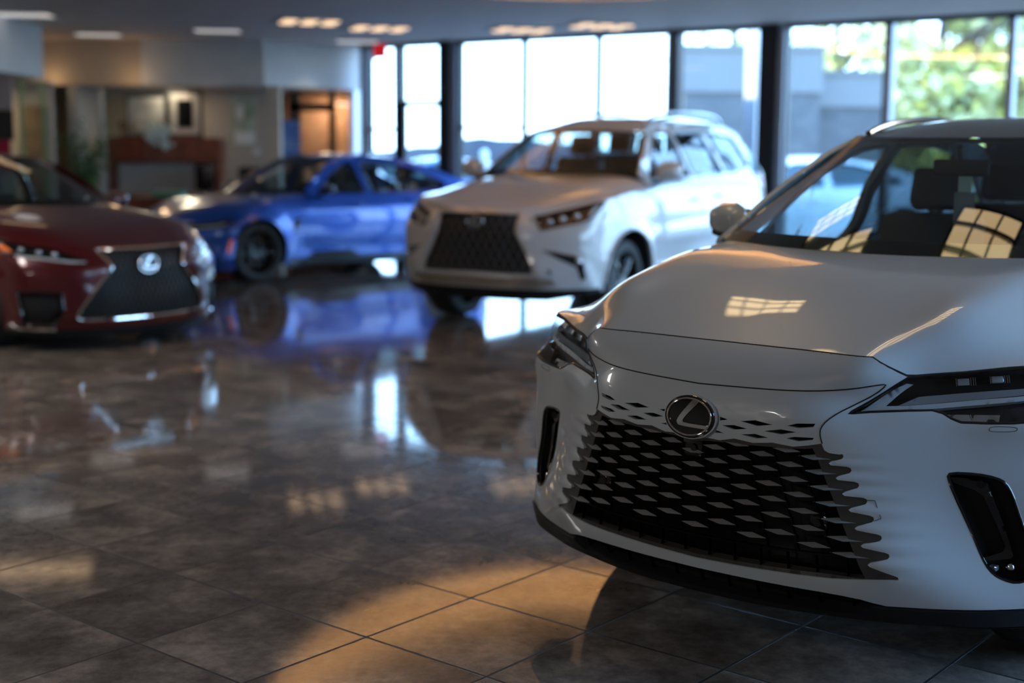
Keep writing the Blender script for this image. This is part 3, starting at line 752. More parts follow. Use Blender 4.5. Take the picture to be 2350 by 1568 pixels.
    Lp = [(.010, .0545), (-.006, .033), (-.027, .0075), (-.0405, -.014), (-.0395, -.0235), (-.031, -.030), (.042, -.031), (.060, -.0315), (.0715, -.027), (.067, -.0205), (.058, -.0205), (-.013, -.0195), (-.0215, -.0145), (-.006, .0065), (.035, .0505), (.027, .0545)]
    patch('emblem_letter', E, chaikin(Lp, 1), (), .012, .012, M['chrome'], em, .0065, .006)
    # ---- seams
    seam = [(0, .8055), (.21, .811), (.33, .8155), (.40, .821), (.47, .831), (.535, .8455), (.546, .8435), (.52, .8155), (.47, .781), (.44, .760), (.416, .737), (.4035, .715), (.4025, .698), (.4075, .678), (.411, .669)]
    seam = [tuple(q) for q in chaikin(seam, 1, False)]
    rail('seam_line', [F.path(seam, .0004, .01), F.path([(-a, b) for a, b in seam], .0004, .01)], M['seam'], car, .0021, 6)
    cov = [(.532, .508), (.553, .508), (.574, .457), (.557, .449)]
    rail('seam_line', [F.path(cov, .0002, .01)], M['seam'], car, .0009, 6)
    for sg in (1, -1):
        wsh = [(.808, .726), (.814, .7365), (.872, .7375), (.879, .731), (.871, .7235), (.813, .720)]
        rail('washer_cover', [F.path([(sg*a, b) for a, b in chaikin(wsh, 2)], .0002, .006, True)], M['seam'], car, .0008, 6, closed=True)
    # ---- black lip and lower intake
    lipo = [(0, .132), (.4, .133), (.7, .137), (1.15, .15), (1.15, .202), (.86, .190), (.70, .185), (.59, .183), (.55, .186), (.50, .158), (.46, .152), (.30, .150), (0, .150)]
    lipo = lipo+[(-a, b) for a, b in lipo[::-1][1:-1]]
    lip = patch('lip_spoiler', F, lipo, (), .03, .012, M['black_plastic'], car, .010, .05, .015)
    u = np.linspace(-1.1, 1.1, 70); lo = F.P(u, np.full(70, .138)); 
    lg = np.stack([lo+np.array([0, -.006, -.004]), lo+np.array([0, .02, -.012]), lo+np.array([0, .14, -.005])], 1); grid('splitter_edge', lg, M['black_plastic'], lip, np.array([0, .5, .6]))
    for l in np.arange(-.49, .5, .0982): 
        m = MB(); q = S3(l, .16, .02); t = S3(l, .212, .012); m.prism([q+Vector((-.001, 0, 0)), q+Vector((.001, 0, 0)), t+Vector((.001, 0, 0)), t+Vector((-.001, 0, 0))], (0, 0, 0), (0, .016, 0)); m.build('intake_fin', M['grille_black'], lip)
    # ---- corner slots
    for sg in (1, -1):
        q = lambda p: [(sg*a, b) for a, b in p]
        big = [(ctr2[0], ctr2[1]) for ctr2 in slotR]
        s = patch('corner_vent', F, q(slotR), (), .03, .03, M['black_plastic'], car, -.045, 0, .01)
        ring = F.path(q(slotR), -.004, .01, True)
        rail('vent_edge', [ring], M['black_gloss'], s, .006, 8, closed=True)
        bl = [(.725, .578), (.80, .572), (.815, .562), (.885, .345), (.880, .337), (.822, .331), (.818, .340), (.860, .357), (.864, .372), (.806, .520), (.785, .539), (.735, .560)]
        patch('vent_blade', F, q(bl), (), .02, .02, M['black_gloss'], s, -.018, .02, .01)
        c = F.pt(sg*.800, .558, -.016); m = MB(); m.cyl((c[0], c[1]+.004, c[2]), .012, -.008, 24, 'y'); m.build('parking_sensor', M['lamp_dark'], s, True)
        c = F.pt(sg*.846, .309, -.03); m = MB(); m.box((c[0]-.012, c[1]-.005, c[2]-.008), (c[0]+.012, c[1]+.02, c[2]+.008), .003); m.build('corner_lamp', M['lamp_glass'], s)
        c = F.pt(sg*.884, .312, -.03); m = MB(); m.ball((c[0], c[1], c[2]), .016); m.build('fog_lamp', M['reflector'], s, True)
    # ---- headlamps
    for sg in (1, -1):
        q = lambda p: [(sg*a, b) for a, b in p]
        h = patch('headlight', F, q(hlR), (), .03, .02, M['lamp_dark'], car, -.045, 0, .015)
        inner = [(a, b) for a, b in hlR]
        patch('lamp_lens', F, q(inner), (), .03, .02, M['lens'], h, -.003, 0, .012)
        rail('lamp_gasket', [F.path(q(hlR), -.004, .01, True)], M['black_gloss'], h, .0055, 8, closed=True)
        Ls = [(.492, .7685), (.515, .771), (.60, .778), (.66, .784), (.76, .797), (.865, .811), (.95, .826), (1.02, .842), (1.02, .853), (.95, .838), (.863, .8225), (.70, .801), (.60, .789), (.548, .784), (.608, .8435), (.593, .845), (.54, .805)]
        patch('lamp_bar', F, q(Ls), (), .03, .015, M['lamp_grey'], h, -.020, .02, .01)
        D2 = [(.578, .789), (.66, .799), (.76, .811), (.862, .826), (.95, .842), (1.02, .858), (1.02, .872), (.95, .858), (.858, .843), (.74, .826), (.64, .814), (.622, .811)]
        patch('light_guide', F, q(D2), (), .03, .015, M['lamp_glass'], h, -.028, .012, .01)
        for l, zz in ((.723, .857), (.803, .871), (.883, .884)):
            m = MB(); n = F.N(np.array([sg*l]), np.array([zz]))[0]; c = Vector(F.pt(sg*l, zz, -.030)); x = Vector(F.pt(sg*(l+.01), zz+.0012, -.030))-c; x.normalize(); nn = Vector(n); y = nn.cross(x).normalized()
            Mx = Matrix((( x.x, nn.x, y.x, c.x), (x.y, nn.y, y.y, c.y), (x.z, nn.z, y.z, c.z), (0, 0, 0, 1)))
            m.box((-.0175, -.012, -.0105), (.0175, .004, .0105), .003, Mx); ob = m.build('projector', M['lamp_glass'], h, True)
            m = MB()
            for k in (-.021, .021, .028, .034): m.box((k-.0012, -.01, -.012), (k+.0012, .003, .012), 0, Mx)
            m.build('projector_fins', M['satin_chrome'], h)
        rf = [(.693, .771), (.827, .7775), (.832, .750), (.742, .747), (.714, .758)]
        patch('reflector', F, q(rf), (), .03, .015, M['reflector'], h, -.022, .015, .01)
        dk = [(.838, .752), (.842, .782), (.855, .793), (.90, .800), (.96, .808), (.96, .775), (.90, .757)]
        patch('lamp_cover', F, q(dk), (), .03, .015, M['black_gloss'], h, -.010, .02, .01)
    # black strip drawn for the shade in the gap under the bonnet edge
    G = sp['hoodG'][:, 0]; full = np.concatenate([(G*np.array([-1, 1, 1]))[::-1][:-1], G])
    rail('hood_gap_shade', [full+np.array([0, .0, -.0022])], M['seam'], car, .0040, 6)
    for sg in (1, -1): door_mirror(car, S, sg, 1.78, 1.21, (.175, .16, .155), P, None, .015)
    for sg in (1, -1):
        pts = [(sg*(float(S[1].l(b, z))-.045), b, z+d) for b, z, d in ((2.32, 1.600, .006), (2.42, 1.612, .022), (2.65, 1.637, .030), (3.1, 1.645, .036), (3.6, 1.61, .036), (3.85, 1.575, .03), (3.95, 1.55, .005))]
        m = MB(); m.tube(np.array(Cub(np.arange(7), np.array(pts))(np.linspace(0, 6, 30))), .016, 8); m.build('roof_rail', M['satin_chrome'], car, True)
    # wiper
    for l0, l1 in ((-.62, -.05), (.02, .62)):
        m = MB(); a = Vector((l0, 1.22+.3*abs(l0/.8)**2.2-.005, 1.150)); b = Vector((l1, 1.235+.3*abs(l1/.8)**2.2, 1.168)); m.tube([a, a.lerp(b, .5)+Vector((0, -.01, .012)), b], .007, 6); m.build('wiper', M['black'], car, True)
    # paper hanging from the mirror
    t = thing('hang_tag', 'pale paper tag hanging behind the windscreen of the white crossover', 'tag', car.matrix_basis@Vector((.02, 2.06, 1.36)), -.6911); t.scale = (.92,)*3
    m = MB(); m.box((-.028, 0, -.0), (.028, .002, .07)); m.build('card', M['tag_white'], t)
    m = MB(); m.box((-.045, .004, -.17), (.045, .006, -.0)); m.build('sleeve', M['lamp_glass'], t)
    m = MB(); m.tube([(0, 0, .07), (0, .0, .13)], .002, 6); m.build('loop', M['white'], t)
    return car, S, F
# ------------------------------------------------------------------ the three cars further back
U5 = [0, .35, .6, .8, 1.0]
GX = dict(suv=True, L=4.88, wrap=.2, sill=.36, rbot=.40, axf=.92, axr=3.71, zc=.39, ra=.465, r=.385, ww=.265, flare=.03, winset=.02,
 LS=[0, .3, .55, .75, .85], ZS=[.28, .38, .5, .7, .87, .97, 1.05, 1.12, 1.2],
 B=[[.0, .01, .07, .18, .27], [-.07, -.06, .0, .12, .215], [-.09, -.085, -.04, .09, .17], [-.09, -.085, -.02, .085, .16], [-.09, -.085, .0, .105, .175], [-.06, -.055, .06, .155, .235], [-.005, .0, .12, .24, .32], [.12, .12, .22, .36, .44], [.3, .3, .36, .5, .56]],
 RLS=[0, .4, .65, .78, .84], RZS=[.35, .6, .9, 1.2, 1.5, 1.75], RB=[[.02, .03, .08, .16, .22], [.0, .01, .05, .13, .19], [.05, .06, .10, .18, .24], [.06, .07, .11, .19, .25], [.12, .13, .17, .25, .3], [.26, .27, .3, .36, .4]],
 wplan=[(.3, .91), (.65, .938), (2, .942), (4, .938), (4.55, .92), (4.9, .88)],
 tum=[(.28, .03), (.45, .01), (.7, 0), (1.0, .005), (1.12, .02), (1.2, .05), (1.27, .105), (1.32, .145), (1.4, .18), (1.6, .27), (1.7, .33), (1.78, .39), (1.9, .50)],
 creases=[(.74, .80, .6, 4.7, .010, .07)],
 top=[(4.62, 1.30), (4.60, 1.50), (4.46, 1.71), (4.2, 1.79), (3.5, 1.815), (2.8, 1.80), (2.4, 1.775), (2.1, 1.725), (1.99, 1.695), (1.7, 1.51), (1.41, 1.315), (1.46, 1.26), (1.42, 1.21), (1.0, 1.165), (.64, 1.125)],
 win=[[(1.60, 1.27), (1.98, 1.58), (2.14, 1.68), (2.50, 1.70), (2.62, 1.28)], [(2.72, 1.285), (2.62, 1.70), (3.3, 1.71), (3.55, 1.30)], [(3.66, 1.30), (3.48, 1.71), (4.2, 1.68), (4.42, 1.36)]],
 cuts=[1.50, 2.67, 3.22], handles=[(2.45, 1.06), (3.10, 1.08)], trim_mat=M['black_gloss'], sill_trim=(.42, M['silver_pearl']),
 hood_u=U5, hood_row0=([0, .35, .58, .80, 1.07], [1.05, 1.052, 1.075, 1.105, 1.125]),
 hood=[[(0, 0, 1.05)]*5, [(0, .35, 1.125), (.33, .36, 1.13), (.57, .42, 1.138), (.78, .55, 1.138), (.918, .78, 1.143)], [(0, .8, 1.225), (.35, .8, 1.228), (.6, .85, 1.23), (.78, .95, 1.208), (.913, 1.1, 1.172)], [(0, 1.29, 1.30), (.35, 1.31, 1.30), (.6, 1.36, 1.298), (.76, 1.40, 1.275), (.878, 1.44, 1.235)]],
 ws_base=((1.30, 1.305), (.795, 1.41, 1.312)), ws_top=((1.93, 1.715), (.605, 1.985, 1.692)), ws_bulge=.02,
 roof=[(1.985, 1.692, .025), (2.4, 1.775, .055), (2.8, 1.80, .065), (3.5, 1.815, .065), (4.2, 1.79, .06), (4.46, 1.71, .05)], roof_pow=3.5, rear_mat=M['glass'],
 firewall=1.36, cabin_floor=.60, seats=[(2.45, .92), (3.35, .95)], rim=M['rim_black'], spokes=6, wstyle=1)
LSS = dict(suv=False, L=5.235, wrap=.2, sill=.20, rbot=.22, axf=.95, axr=4.07, zc=.345, ra=.395, r=.345, ww=.245, flare=.014,
 LS=[0, .3, .56, .75, .85], ZS=[.10, .14, .25, .40, .55, .63, .70, .76, .82, .9],
 B=[[.08, .10, .20, .33, .43], [.06, .09, .18, .31, .41], [.03, .05, .13, .23, .31], [.02, .03, .11, .225, .305], [.03, .04, .11, .23, .31], [.038, .045, .125, .245, .325], [.06, .07, .165, .285, .375], [.10, .11, .20, .34, .44], [.18, .19, .29, .43, .53], [.33, .34, .42, .56, .62]],
 RLS=[0, .3, .6, .75, .83], RZS=[.2, .5, .8, 1.0, 1.1], RB=[[.05, .06, .1, .2, .28], [.0, .01, .05, .15, .23], [.02, .03, .07, .17, .25], [.02, .03, .07, .17, .25], [.1, .1, .14, .22, .3]],
 wplan=[(.3, .90), (.7, .936), (1.1, .948), (3.5, .95), (4.6, .915), (5.24, .82)],
 tum=[(.12, .045), (.3, .015), (.5, .003), (.65, 0), (.8, .015), (.92, .05), (.98, .08), (1.05, .13), (1.2, .21), (1.35, .31), (1.42, .37), (1.5, .46)],
 top=[(4.98, 1.0), (4.75, 1.03), (4.5, 1.08), (4.2, 1.20), (3.8, 1.33), (3.3, 1.41), (2.8, 1.44), (2.4, 1.415), (2.15, 1.35), (1.9, 1.215), (1.68, 1.06), (1.72, 1.01), (1.6, .985), (1.2, .945), (.74, .87)],
 win=[[(1.97, 1.03), (2.25, 1.28), (2.45, 1.36), (2.85, 1.38), (2.9, 1.0)], [(3.0, 1.0), (2.95, 1.38), (3.35, 1.355), (3.75, 1.26), (4.05, 1.14), (4.0, 1.04)]],
 cuts=[1.64, 2.95, 3.62], handles=[(2.72, .82), (3.5, .84)], trim_mat=M['chrome'],
 hood_u=U5, hood_row0=([0, .35, .6, .8, 1.07], [.765, .77, .80, .835, .87]),
 hood=[[(0, 0, .76)]*5, [(0, .4, .868), (.33, .42, .875), (.58, .5, .898), (.78, .62, .905), (.907, .88, .893)], [(0, .8, .962), (.35, .82, .966), (.6, .87, .975), (.77, .97, .966), (.890, 1.2, .945)], [(0, 1.22, 1.045), (.35, 1.28, 1.045), (.6, 1.42, 1.045), (.77, 1.58, 1.035), (.855, 1.66, 1.005)]],
 ws_base=((1.25, 1.05), (.80, 1.68, 1.057)), ws_top=((2.2, 1.44), (.585, 2.38, 1.408)),
 roof=[(2.38, 1.408, .035), (2.8, 1.44, .035), (3.3, 1.41, .035), (3.8, 1.33, .03)], deck=[(4.55, 1.08, 1.068), (4.8, 1.06, 1.025)],
 firewall=1.45, cabin_floor=.34, seats=[(2.75, .55), (3.75, .56)], rim=M['satin_chrome'])
MM = dict(suv=False, L=4.794, wrap=.2, sill=.19, rbot=.22, axf=.86, axr=3.717, zc=.345, ra=.385, r=.345, ww=.275, flare=.035, winset=.02,
 LS=[0, .3, .55, .75, .85], ZS=[.10, .14, .25, .45, .6, .7, .78, .86],
 B=[[.08, .10, .16, .28, .38], [.06, .08, .14, .26, .36], [.0, .02, .10, .22, .31], [.0, .02, .12, .25, .34], [.0, .02, .13, .27, .36], [.03, .05, .18, .34, .44], [.12, .14, .28, .45, .54], [.3, .3, .42, .58, .64]],
 RLS=[0, .3, .6, .75, .83], RZS=[.2, .5, .8, 1.0, 1.1], RB=[[.05, .06, .1, .2, .28], [.0, .01, .05, .15, .23], [.02, .03, .07, .17, .25], [.02, .03, .07, .17, .25], [.1, .1, .14, .22, .3]],
 wplan=[(.4, .925), (.86, .945), (1.6, .92), (2.6, .928), (3.4, .945), (3.9, .945), (4.4, .90), (4.8, .80)],
 tum=[(.12, .06), (.3, .025), (.5, .006), (.68, 0), (.82, .02), (.92, .05), (1.0, .09), (1.1, .16), (1.25, .25), (1.38, .345), (1.45, .41)],
 creases=[(.80, .84, 1.2, 4.4, .010, .05), (.36, .34, 1.3, 3.3, -.012, .08)],
 top=[(4.50, 1.05), (4.3, 1.09), (4.05, 1.17), (3.6, 1.33), (3.2, 1.41), (2.7, 1.445), (2.4, 1.43), (2.15, 1.37), (1.9, 1.225), (1.60, 1.035), (1.66, .985), (1.4, .955), (1.0, .90), (.80, .85)],
 win=[[(1.80, 1.0), (2.1, 1.235), (2.32, 1.34), (2.45, 1.365), (2.50, .99)], [(2.60, .99), (2.57, 1.37), (3.0, 1.355), (3.35, 1.29), (3.85, 1.09), (3.8, 1.02)]],
 cuts=[1.55, 2.54, 3.27], handles=[(2.30, .845), (3.15, .86)], trim_mat=M['black_gloss'], sill_trim=(.25, M['black_gloss']),
 hood_u=U5, hood_row0=([0, .35, .6, .8, 1.07], [.76, .765, .79, .815, .85]),
 hood=[[(0, 0, .76)]*5, [(0, .4, .845), (.33, .42, .855), (.58, .52, .875), (.77, .68, .882), (.900, .95, .886)], [(0, .8, .93), (.35, .8, .935), (.6, .85, .945), (.77, .97, .94), (.872, 1.2, .930)], [(0, 1.15, .985), (.35, 1.2, .99), (.6, 1.38, 1.0), (.74, 1.53, 1.005), (.838, 1.62, .982)]],
 ws_base=((1.18, .995), (.775, 1.60, 1.03)), ws_top=((2.05, 1.425), (.575, 2.25, 1.396)),
 roof=[(2.25, 1.396, .035), (2.7, 1.445, .03), (3.2, 1.41, .035), (3.6, 1.33, .03)], deck=[(4.15, 1.15, 1.14), (4.35, 1.13, 1.08)],
 firewall=1.36, cabin_floor=.32, seats=[(2.5, .52), (3.35, .55)], rim=M['rim_black'], spokes=10)
def skin(F, sp, car, paint, zb, ztop, holes=()):
    o = [(-F.tm, zb), (F.tm, zb)]+[(t, z-.002) for t, z in zip(sp['hood_row0'][0][::-1], sp['hood_row0'][1][::-1])]
    u = np.linspace(1, -1, 41); c = Cub(np.array(sp['hood_u']), np.array(sp['hood_row0'][0])); cz = Cub(np.array(sp['hood_u']), np.array(sp['hood_row0'][1]))
    o = [(-F.tm, zb), (0, zb), (F.tm, zb)]+[(math.copysign(float(c(abs(q))), q), float(cz(abs(q)))) for q in u]
    return patch('bumper', F, o, holes, .035, .025, paint, car, 0, .012)
def both(p): return p+[(-a, b) for a, b in p[::-1] if abs(a) > 1e-6]
def emblem(F, car, z, a, b, letter=True):
    class E(Surf):
        cen = np.array([0, .6, z])
        def P(s, u, v):
            u, v = np.broadcast_arrays(np.asarray(u, float), np.asarray(v, float)); q = F.P(u, v+z); q[:, 1] = float(F.bl(0, z))-.012+.5*u*u; return q
    e = E(); ang = np.linspace(0, 2*pi, 49)[:-1]; el = lambda k: [(a*k*math.cos(t), b*k*math.sin(t)) for t in ang]
    o = patch('emblem', e, el(1), (), .04, .04, M['mesh_dark'], car, 0, .02); rail('emblem_ring', [e.path(el(.93), .005, .02, True)], M['satin_chrome'], o, a*.05, 6, closed=True)
    if letter:
        k = a/.0865; k2 = b/.0625; L = [(.010, .0545), (-.006, .033), (-.027, .0075), (-.0405, -.014), (-.0395, -.0235), (-.031, -.030), (.042, -.031), (.060, -.0315), (.0715, -.027), (.067, -.0205), (.058, -.0205), (-.013, -.0195), (-.0215, -.0145), (-.006, .0065), (.035, .0505), (.027, .0545)]
        patch('emblem_letter', e, [(x*k, y*k2) for x, y in L], (), .03, .03, M['satin_chrome'], o, .006, .006)
    return o
def mesh_lines(F, car_part, poly, dz, dl, mat, off=.004, r=.004):
    """crossed bars of a mesh grille, clipped to the opening"""
    P = np.array(poly); z0, z1 = P[:, 1].min(), P[:, 1].max(); l1 = P[:, 0].max(); m = MB()
    for sg in (1, -1):
        for k in np.arange(-l1*2-1, l1*2+1, dl):
            zz = np.linspace(z0, z1, 60); ll = k+sg*(zz-z0)*dl/dz*.5; q = np.c_[ll, zz]; ok = inpoly(q, poly)
            i = 0
            while i < 60:
                if ok[i]:
                    j = i
                    while j+1 < 60 and ok[j+1]: j += 1
                    if j-i > 1:
                        s = F.path([tuple(q[i]), tuple(q[j])], off, .05); m.tube(s, r, 4)
                    i = j+1
                else: i += 1
    return m.build('grille_mesh', mat, car_part)
def build_gx():
    car = thing('suv', 'white body-on-frame off-road wagon with upright dark mesh grille, parked before the windows', 'car', (-.275, 11.383, 0), -.514)
    sp = GX; P = M['silver_pearl']; S, F, R = body(car, sp, P)
    gr = both([(0, .500), (.35, .495), (.55, .495), (.565, .515), (.535, .60), (.455, .74), (.405, .85), (.395, .93), (.405, 1.005), (.38, 1.022), (0, 1.025)])
    gi = both([(0, .515), (.35, .512), (.53, .512), (.51, .60), (.43, .74), (.375, .85), (.37, .93), (.38, 1.0), (0, 1.008)])
    hl = [(.50, .985), (.56, .992), (.70, 1.035), (.85, 1.085), (.95, 1.105), (1.0, 1.07), (.95, .985), (.85, .94), (.70, .905), (.575, .872), (.535, .92)]
    fg = [(.60, .705), (.70, .69), (.83, .66), (.90, .60), (.915, .47), (.86, .46), (.83, .575), (.72, .635)]
    skin(F, sp, car, P, .385, 1.1, [gi, hl, mirror_poly(hl), fg, mirror_poly(fg)])
    g = patch('grille', F, gi, (), .06, .05, M['dark_inner'], car, -.04, 0)
    mesh_lines(F, g, gi, .075, .085, M['mesh_dark'], -.015, .0065)
    rl = [(0, .497), (.35, .494), (.548, .494), (.563, .516), (.53, .60), (.452, .74), (.402, .85), (.395, .93), (.402, 1.0)]
    fr = [(.565, .485), (.66, .50), (.60, .60), (.53, .72), (.50, .83), (.52, .93), (.47, .985), (.41, 1.01), (.395, .93), (.405, .85), (.455, .74), (.535, .60), (.575, .515)]
    for sg in (1, -1): patch('grille_frame', F, [(sg*a, b) for a, b in fr], (), .04, .04, M['silver_pearl'], g, .022, .03)
    rail('grille_trim', [F.path(both([(0, .482), (.35, .480), (.56, .484)]), .012, .04)], M['satin_chrome'], g, .014, 8)
    emblem(F, car, .935, .085, .062)
    for sg in (1, -1):
        q = lambda p: [(sg*a, b) for a, b in p]
        h = patch('headlight', F, q(hl), (), .05, .05, M['lamp_dark'], car, -.04, 0); patch('lamp_lens', F, q(hl), (), .06, .05, M['lens'], h, -.002, 0)
        rail('lamp_gasket', [F.path(q(hl), -.002, .04, True)], M['black_gloss'], h, .008, 6, closed=True)
        patch('light_guide', F, q([(.90, .985), (.96, 1.0), (.985, 1.06), (.95, 1.09), (.90, 1.06)]), (), .04, .04, M['lamp_grey'], h, -.015, .01)
        for l, z in ((.62, .95), (.71, .975), (.80, 1.0)): c = F.pt(sg*l, z, -.02); m = MB(); m.ball(c, .028); m.build('projector', M['lamp_glass'], h, True)
        f = patch('fog_recess', F, q(fg), (), .05, .05, M['black_plastic'], car, -.05, 0); c = F.pt(sg*.855, .62, -.03); m = MB(); m.ball(c, .035); m.build('fog_lamp', M['reflector'], f, True)
        rail('fog_trim', [F.path(q([(.60, .708), (.70, .694), (.83, .664)]), .0, .03)], M['satin_chrome'], f, .008, 6)
        patch('marker_lamp', F, q([(.60, .505), (.66, .50), (.665, .545), (.615, .56)]), (), .03, .03, M['reflector'], car, .012, .02)
    o = both([(0, .40), (.56, .40), (.70, .43), (.66, .475), (.55, .485), (0, .483)]); patch('bumper_trim', F, o, (), .06, .03, M['bronze_trim'], car, .008, .02)
    o = both([(0, .285), (.6, .29), (1.06, .37), (1.06, .39), (.6, .385), (0, .383)]); patch('lip_spoiler', F, o, (), .08, .03, M['black_plastic'], car, .004, .05)
    for sg in (1, -1):
        door_mirror(car, S, sg, 1.60, 1.33, (.22, .20, .16), P)
        pts = [(sg*(float(S[1].l(b, z))-.06), b, z+d) for b, z, d in ((2.15, 1.74, .03), (2.3, 1.76, .075), (2.8, 1.80, .09), (3.6, 1.815, .09), (4.1, 1.80, .08), (4.25, 1.78, .02))]
        m = MB(); m.tube(Cub(np.arange(6), np.array(pts))(np.linspace(0, 5, 26)), .017, 8); m.build('roof_rail', M['satin_chrome'], car, True)
        patch('tail_lamp', R, [(sg*a, b) for a, b in [(.74, 1.0), (1.04, .98), (1.04, 1.27), (.78, 1.27)]], (), .06, .05, M['red_lens'], car, .006, .02)
        rail('arch_lip', [S[sg].path(arc(.92, .39, .47, .37)[1:-1], .004, .05)], P, car, .012, 6)
    return car, S, F
def build_ls():
    car = thing('sedan', 'deep red luxury saloon with hourglass black mesh grille at the left edge', 'car', (-2.776, 10.398, 0), .892)
    sp = LSS; P = M['red_paint']; S, F, R = body(car, sp, P)
    gr = both([(0, .235), (.30, .238), (.50, .243), (.562, .25), (.575, .275), (.545, .34), (.47, .45), (.385, .55), (.322, .625), (.335, .66), (.39, .735), (.398, .757), (0, .752)])
    hl = [(.46, .665), (.60, .668), (.75, .693), (.87, .705), (.98, .735), (1.02, .80), (1.0, .845), (.90, .835), (.80, .806), (.68, .775), (.59, .735)]
    vt = [(.67, .45), (.80, .462), (.95, .465), (.94, .33), (.91, .215), (.72, .195), (.665, .31)]
    skin(F, sp, car, P, .17, .87, [gr, hl, mirror_poly(hl), vt, mirror_poly(vt)])
    g = patch('grille', F, gr, (), .06, .05, M['dark_inner'], car, -.035, 0)
    mesh_lines(F, g, gr, .05, .045, M['mesh_dark'], -.012, .004)
    rail('grille_trim', [F.path(gr, .006, .025, True)], M['chrome'], g, .0125, 8, closed=True)
    emblem(F, car, .638, .092, .070)
    for sg in (1, -1):
        q = lambda p: [(sg*a, b) for a, b in p]
        h = patch('headlight', F, q(hl), (), .05, .05, M['lamp_dark'], car, -.04, 0); patch('lamp_lens', F, q(hl), (), .06, .05, M['lens'], h, -.002, 0)
        patch('light_guide', F, q([(.48, .668), (.60, .674), (.75, .70), (.90, .722), (.90, .738), (.75, .716), (.60, .690), (.50, .682)]), (), .04, .03, M['lamp_grey'], h, -.012, .01)
        patch('reflector', F, q([(.93, .745), (.98, .75), (1.005, .80), (.99, .835), (.93, .825)]), (), .04, .03, M['reflector'], h, -.015, .01)
        if sg < 0: patch('turn_signal', F, q([(.90, .757), (.985, .765), (1.0, .808), (.93, .803)]), (), .04, .03, M['amber'], h, -.008, .01)
        for l, z in ((.67, .735), (.75, .755), (.83, .775)): c = F.pt(sg*l, z, -.02); m = MB(); m.ball(c, .024); m.build('projector', M['lamp_glass'], h, True)
        v = patch('corner_vent', F, q(vt), (), .06, .05, M['black_plastic'], car, -.03, 0); rail('vent_edge', [F.path(q(vt), -.002, .04, True)], M['black_gloss'], v, .006, 6, closed=True)
        mesh_lines(F, v, q(vt), .05, .05, M['mesh_dark'], -.014, .003)
        patch('lower_trim', F, q([(.68, .168), (.90, .178), (1.04, .20), (1.04, .225), (.90, .20), (.70, .188)]), (), .05, .03, M['chrome'], car, .012, .02)
        patch('side_marker', F, q([(1.035, .725), (1.068, .735), (1.068, .81), (1.04, .80)]), (), .03, .03, M['amber'], car, .005, .01)
        door_mirror(car, S, sg, 1.90, 1.045, (.20, .15, .14), P)
        patch('tail_lamp', R, q([(.45, .80), (1.04, .78), (1.04, .92), (.45, .90)]), (), .08, .05, M['red_lens'], car, .006, .02)
    o = both([(0, .105), (.6, .11), (1.06, .15), (1.06, .172), (.6, .168), (0, .165)]); patch('lip_spoiler', F, o, (), .08, .02, M['black_plastic'], car, .004, .05)
    return car, S, F
def build_m3():
    car = thing('sedan', 'bright blue sports saloon with black wheels between the red saloon and the white wagon', 'car', (-4.158, 15.521, 0), -.783)
    sp = MM; P = M['blue_paint']; S, F, R = body(car, sp, P)
    kd = [(.03, .24), (.20, .25), (.24, .45), (.22, .66), (.10, .72), (.035, .70)]
    hl = [(.45, .62), (.60, .60), (.80, .62), (.93, .66), (.98, .735), (.88, .735), (.70, .70), (.47, .675)]
    it = [(.34, .18), (.75, .20), (.86, .26), (.84, .42), (.60, .40), (.36, .36)]
    skin(F, sp, car, P, .16, .85, [kd, mirror_poly(kd), hl, mirror_poly(hl), it, mirror_poly(it)])
    for sg in (1, -1):
        q = lambda p: [(sg*a, b) for a, b in p]
        g = patch('grille', F, q(kd), (), .05, .05, M['black_gloss'], car, -.03, 0); rail('grille_trim', [F.path(q(kd), 0, .04, True)], M['black_gloss'], g, .010, 6, closed=True)
        m = MB()
        for z in np.arange(.29, .70, .06): m.tube(F.path(q([(.045, z), (.215, z)]), -.012, .05), .006, 6)
        m.build('grille_bars', M['black_gloss'], g)
        h = patch('headlight', F, q(hl), (), .05, .04, M['lamp_dark'], car, -.03, 0); patch('lamp_lens', F, q(hl), (), .06, .05, M['lens'], h, -.002, 0)
        patch('light_guide', F, q([(.60, .625), (.80, .645), (.90, .68), (.88, .70), (.78, .672), (.60, .65)]), (), .04, .03, M['lamp_grey'], h, -.012, .01)
        patch('corner_vent', F, q(it), (), .06, .05, M['black_gloss'], car, -.05, 0)
        patch('side_marker', F, q([(.985, .36), (1.02, .36), (1.03, .50), (.995, .50)]), (), .03, .04, M['amber'], car, .004, .01)
        patch('fender_vent', S[sg], [(1.36, .70), (1.48, .73), (1.40, .58), (1.35, .54)], (), .05, .05, M['black_gloss'], car, .003, .01)
        door_mirror(car, S, sg, 1.78, 1.03, (.20, .13, .13), M['black_gloss'])
        patch('tail_lamp', R, q([(.40, .80), (1.04, .78), (1.04, .90), (.42, .90)]), (), .08, .05, M['red_lens'], car, .006, .02)
    o = both([(0, .105), (.6, .11), (1.06, .15), (1.06, .165), (.6, .162), (0, .16)]); patch('lip_spoiler', F, o, (), .08, .02, M['black_gloss'], car, .012, .06)
    return car, S, F
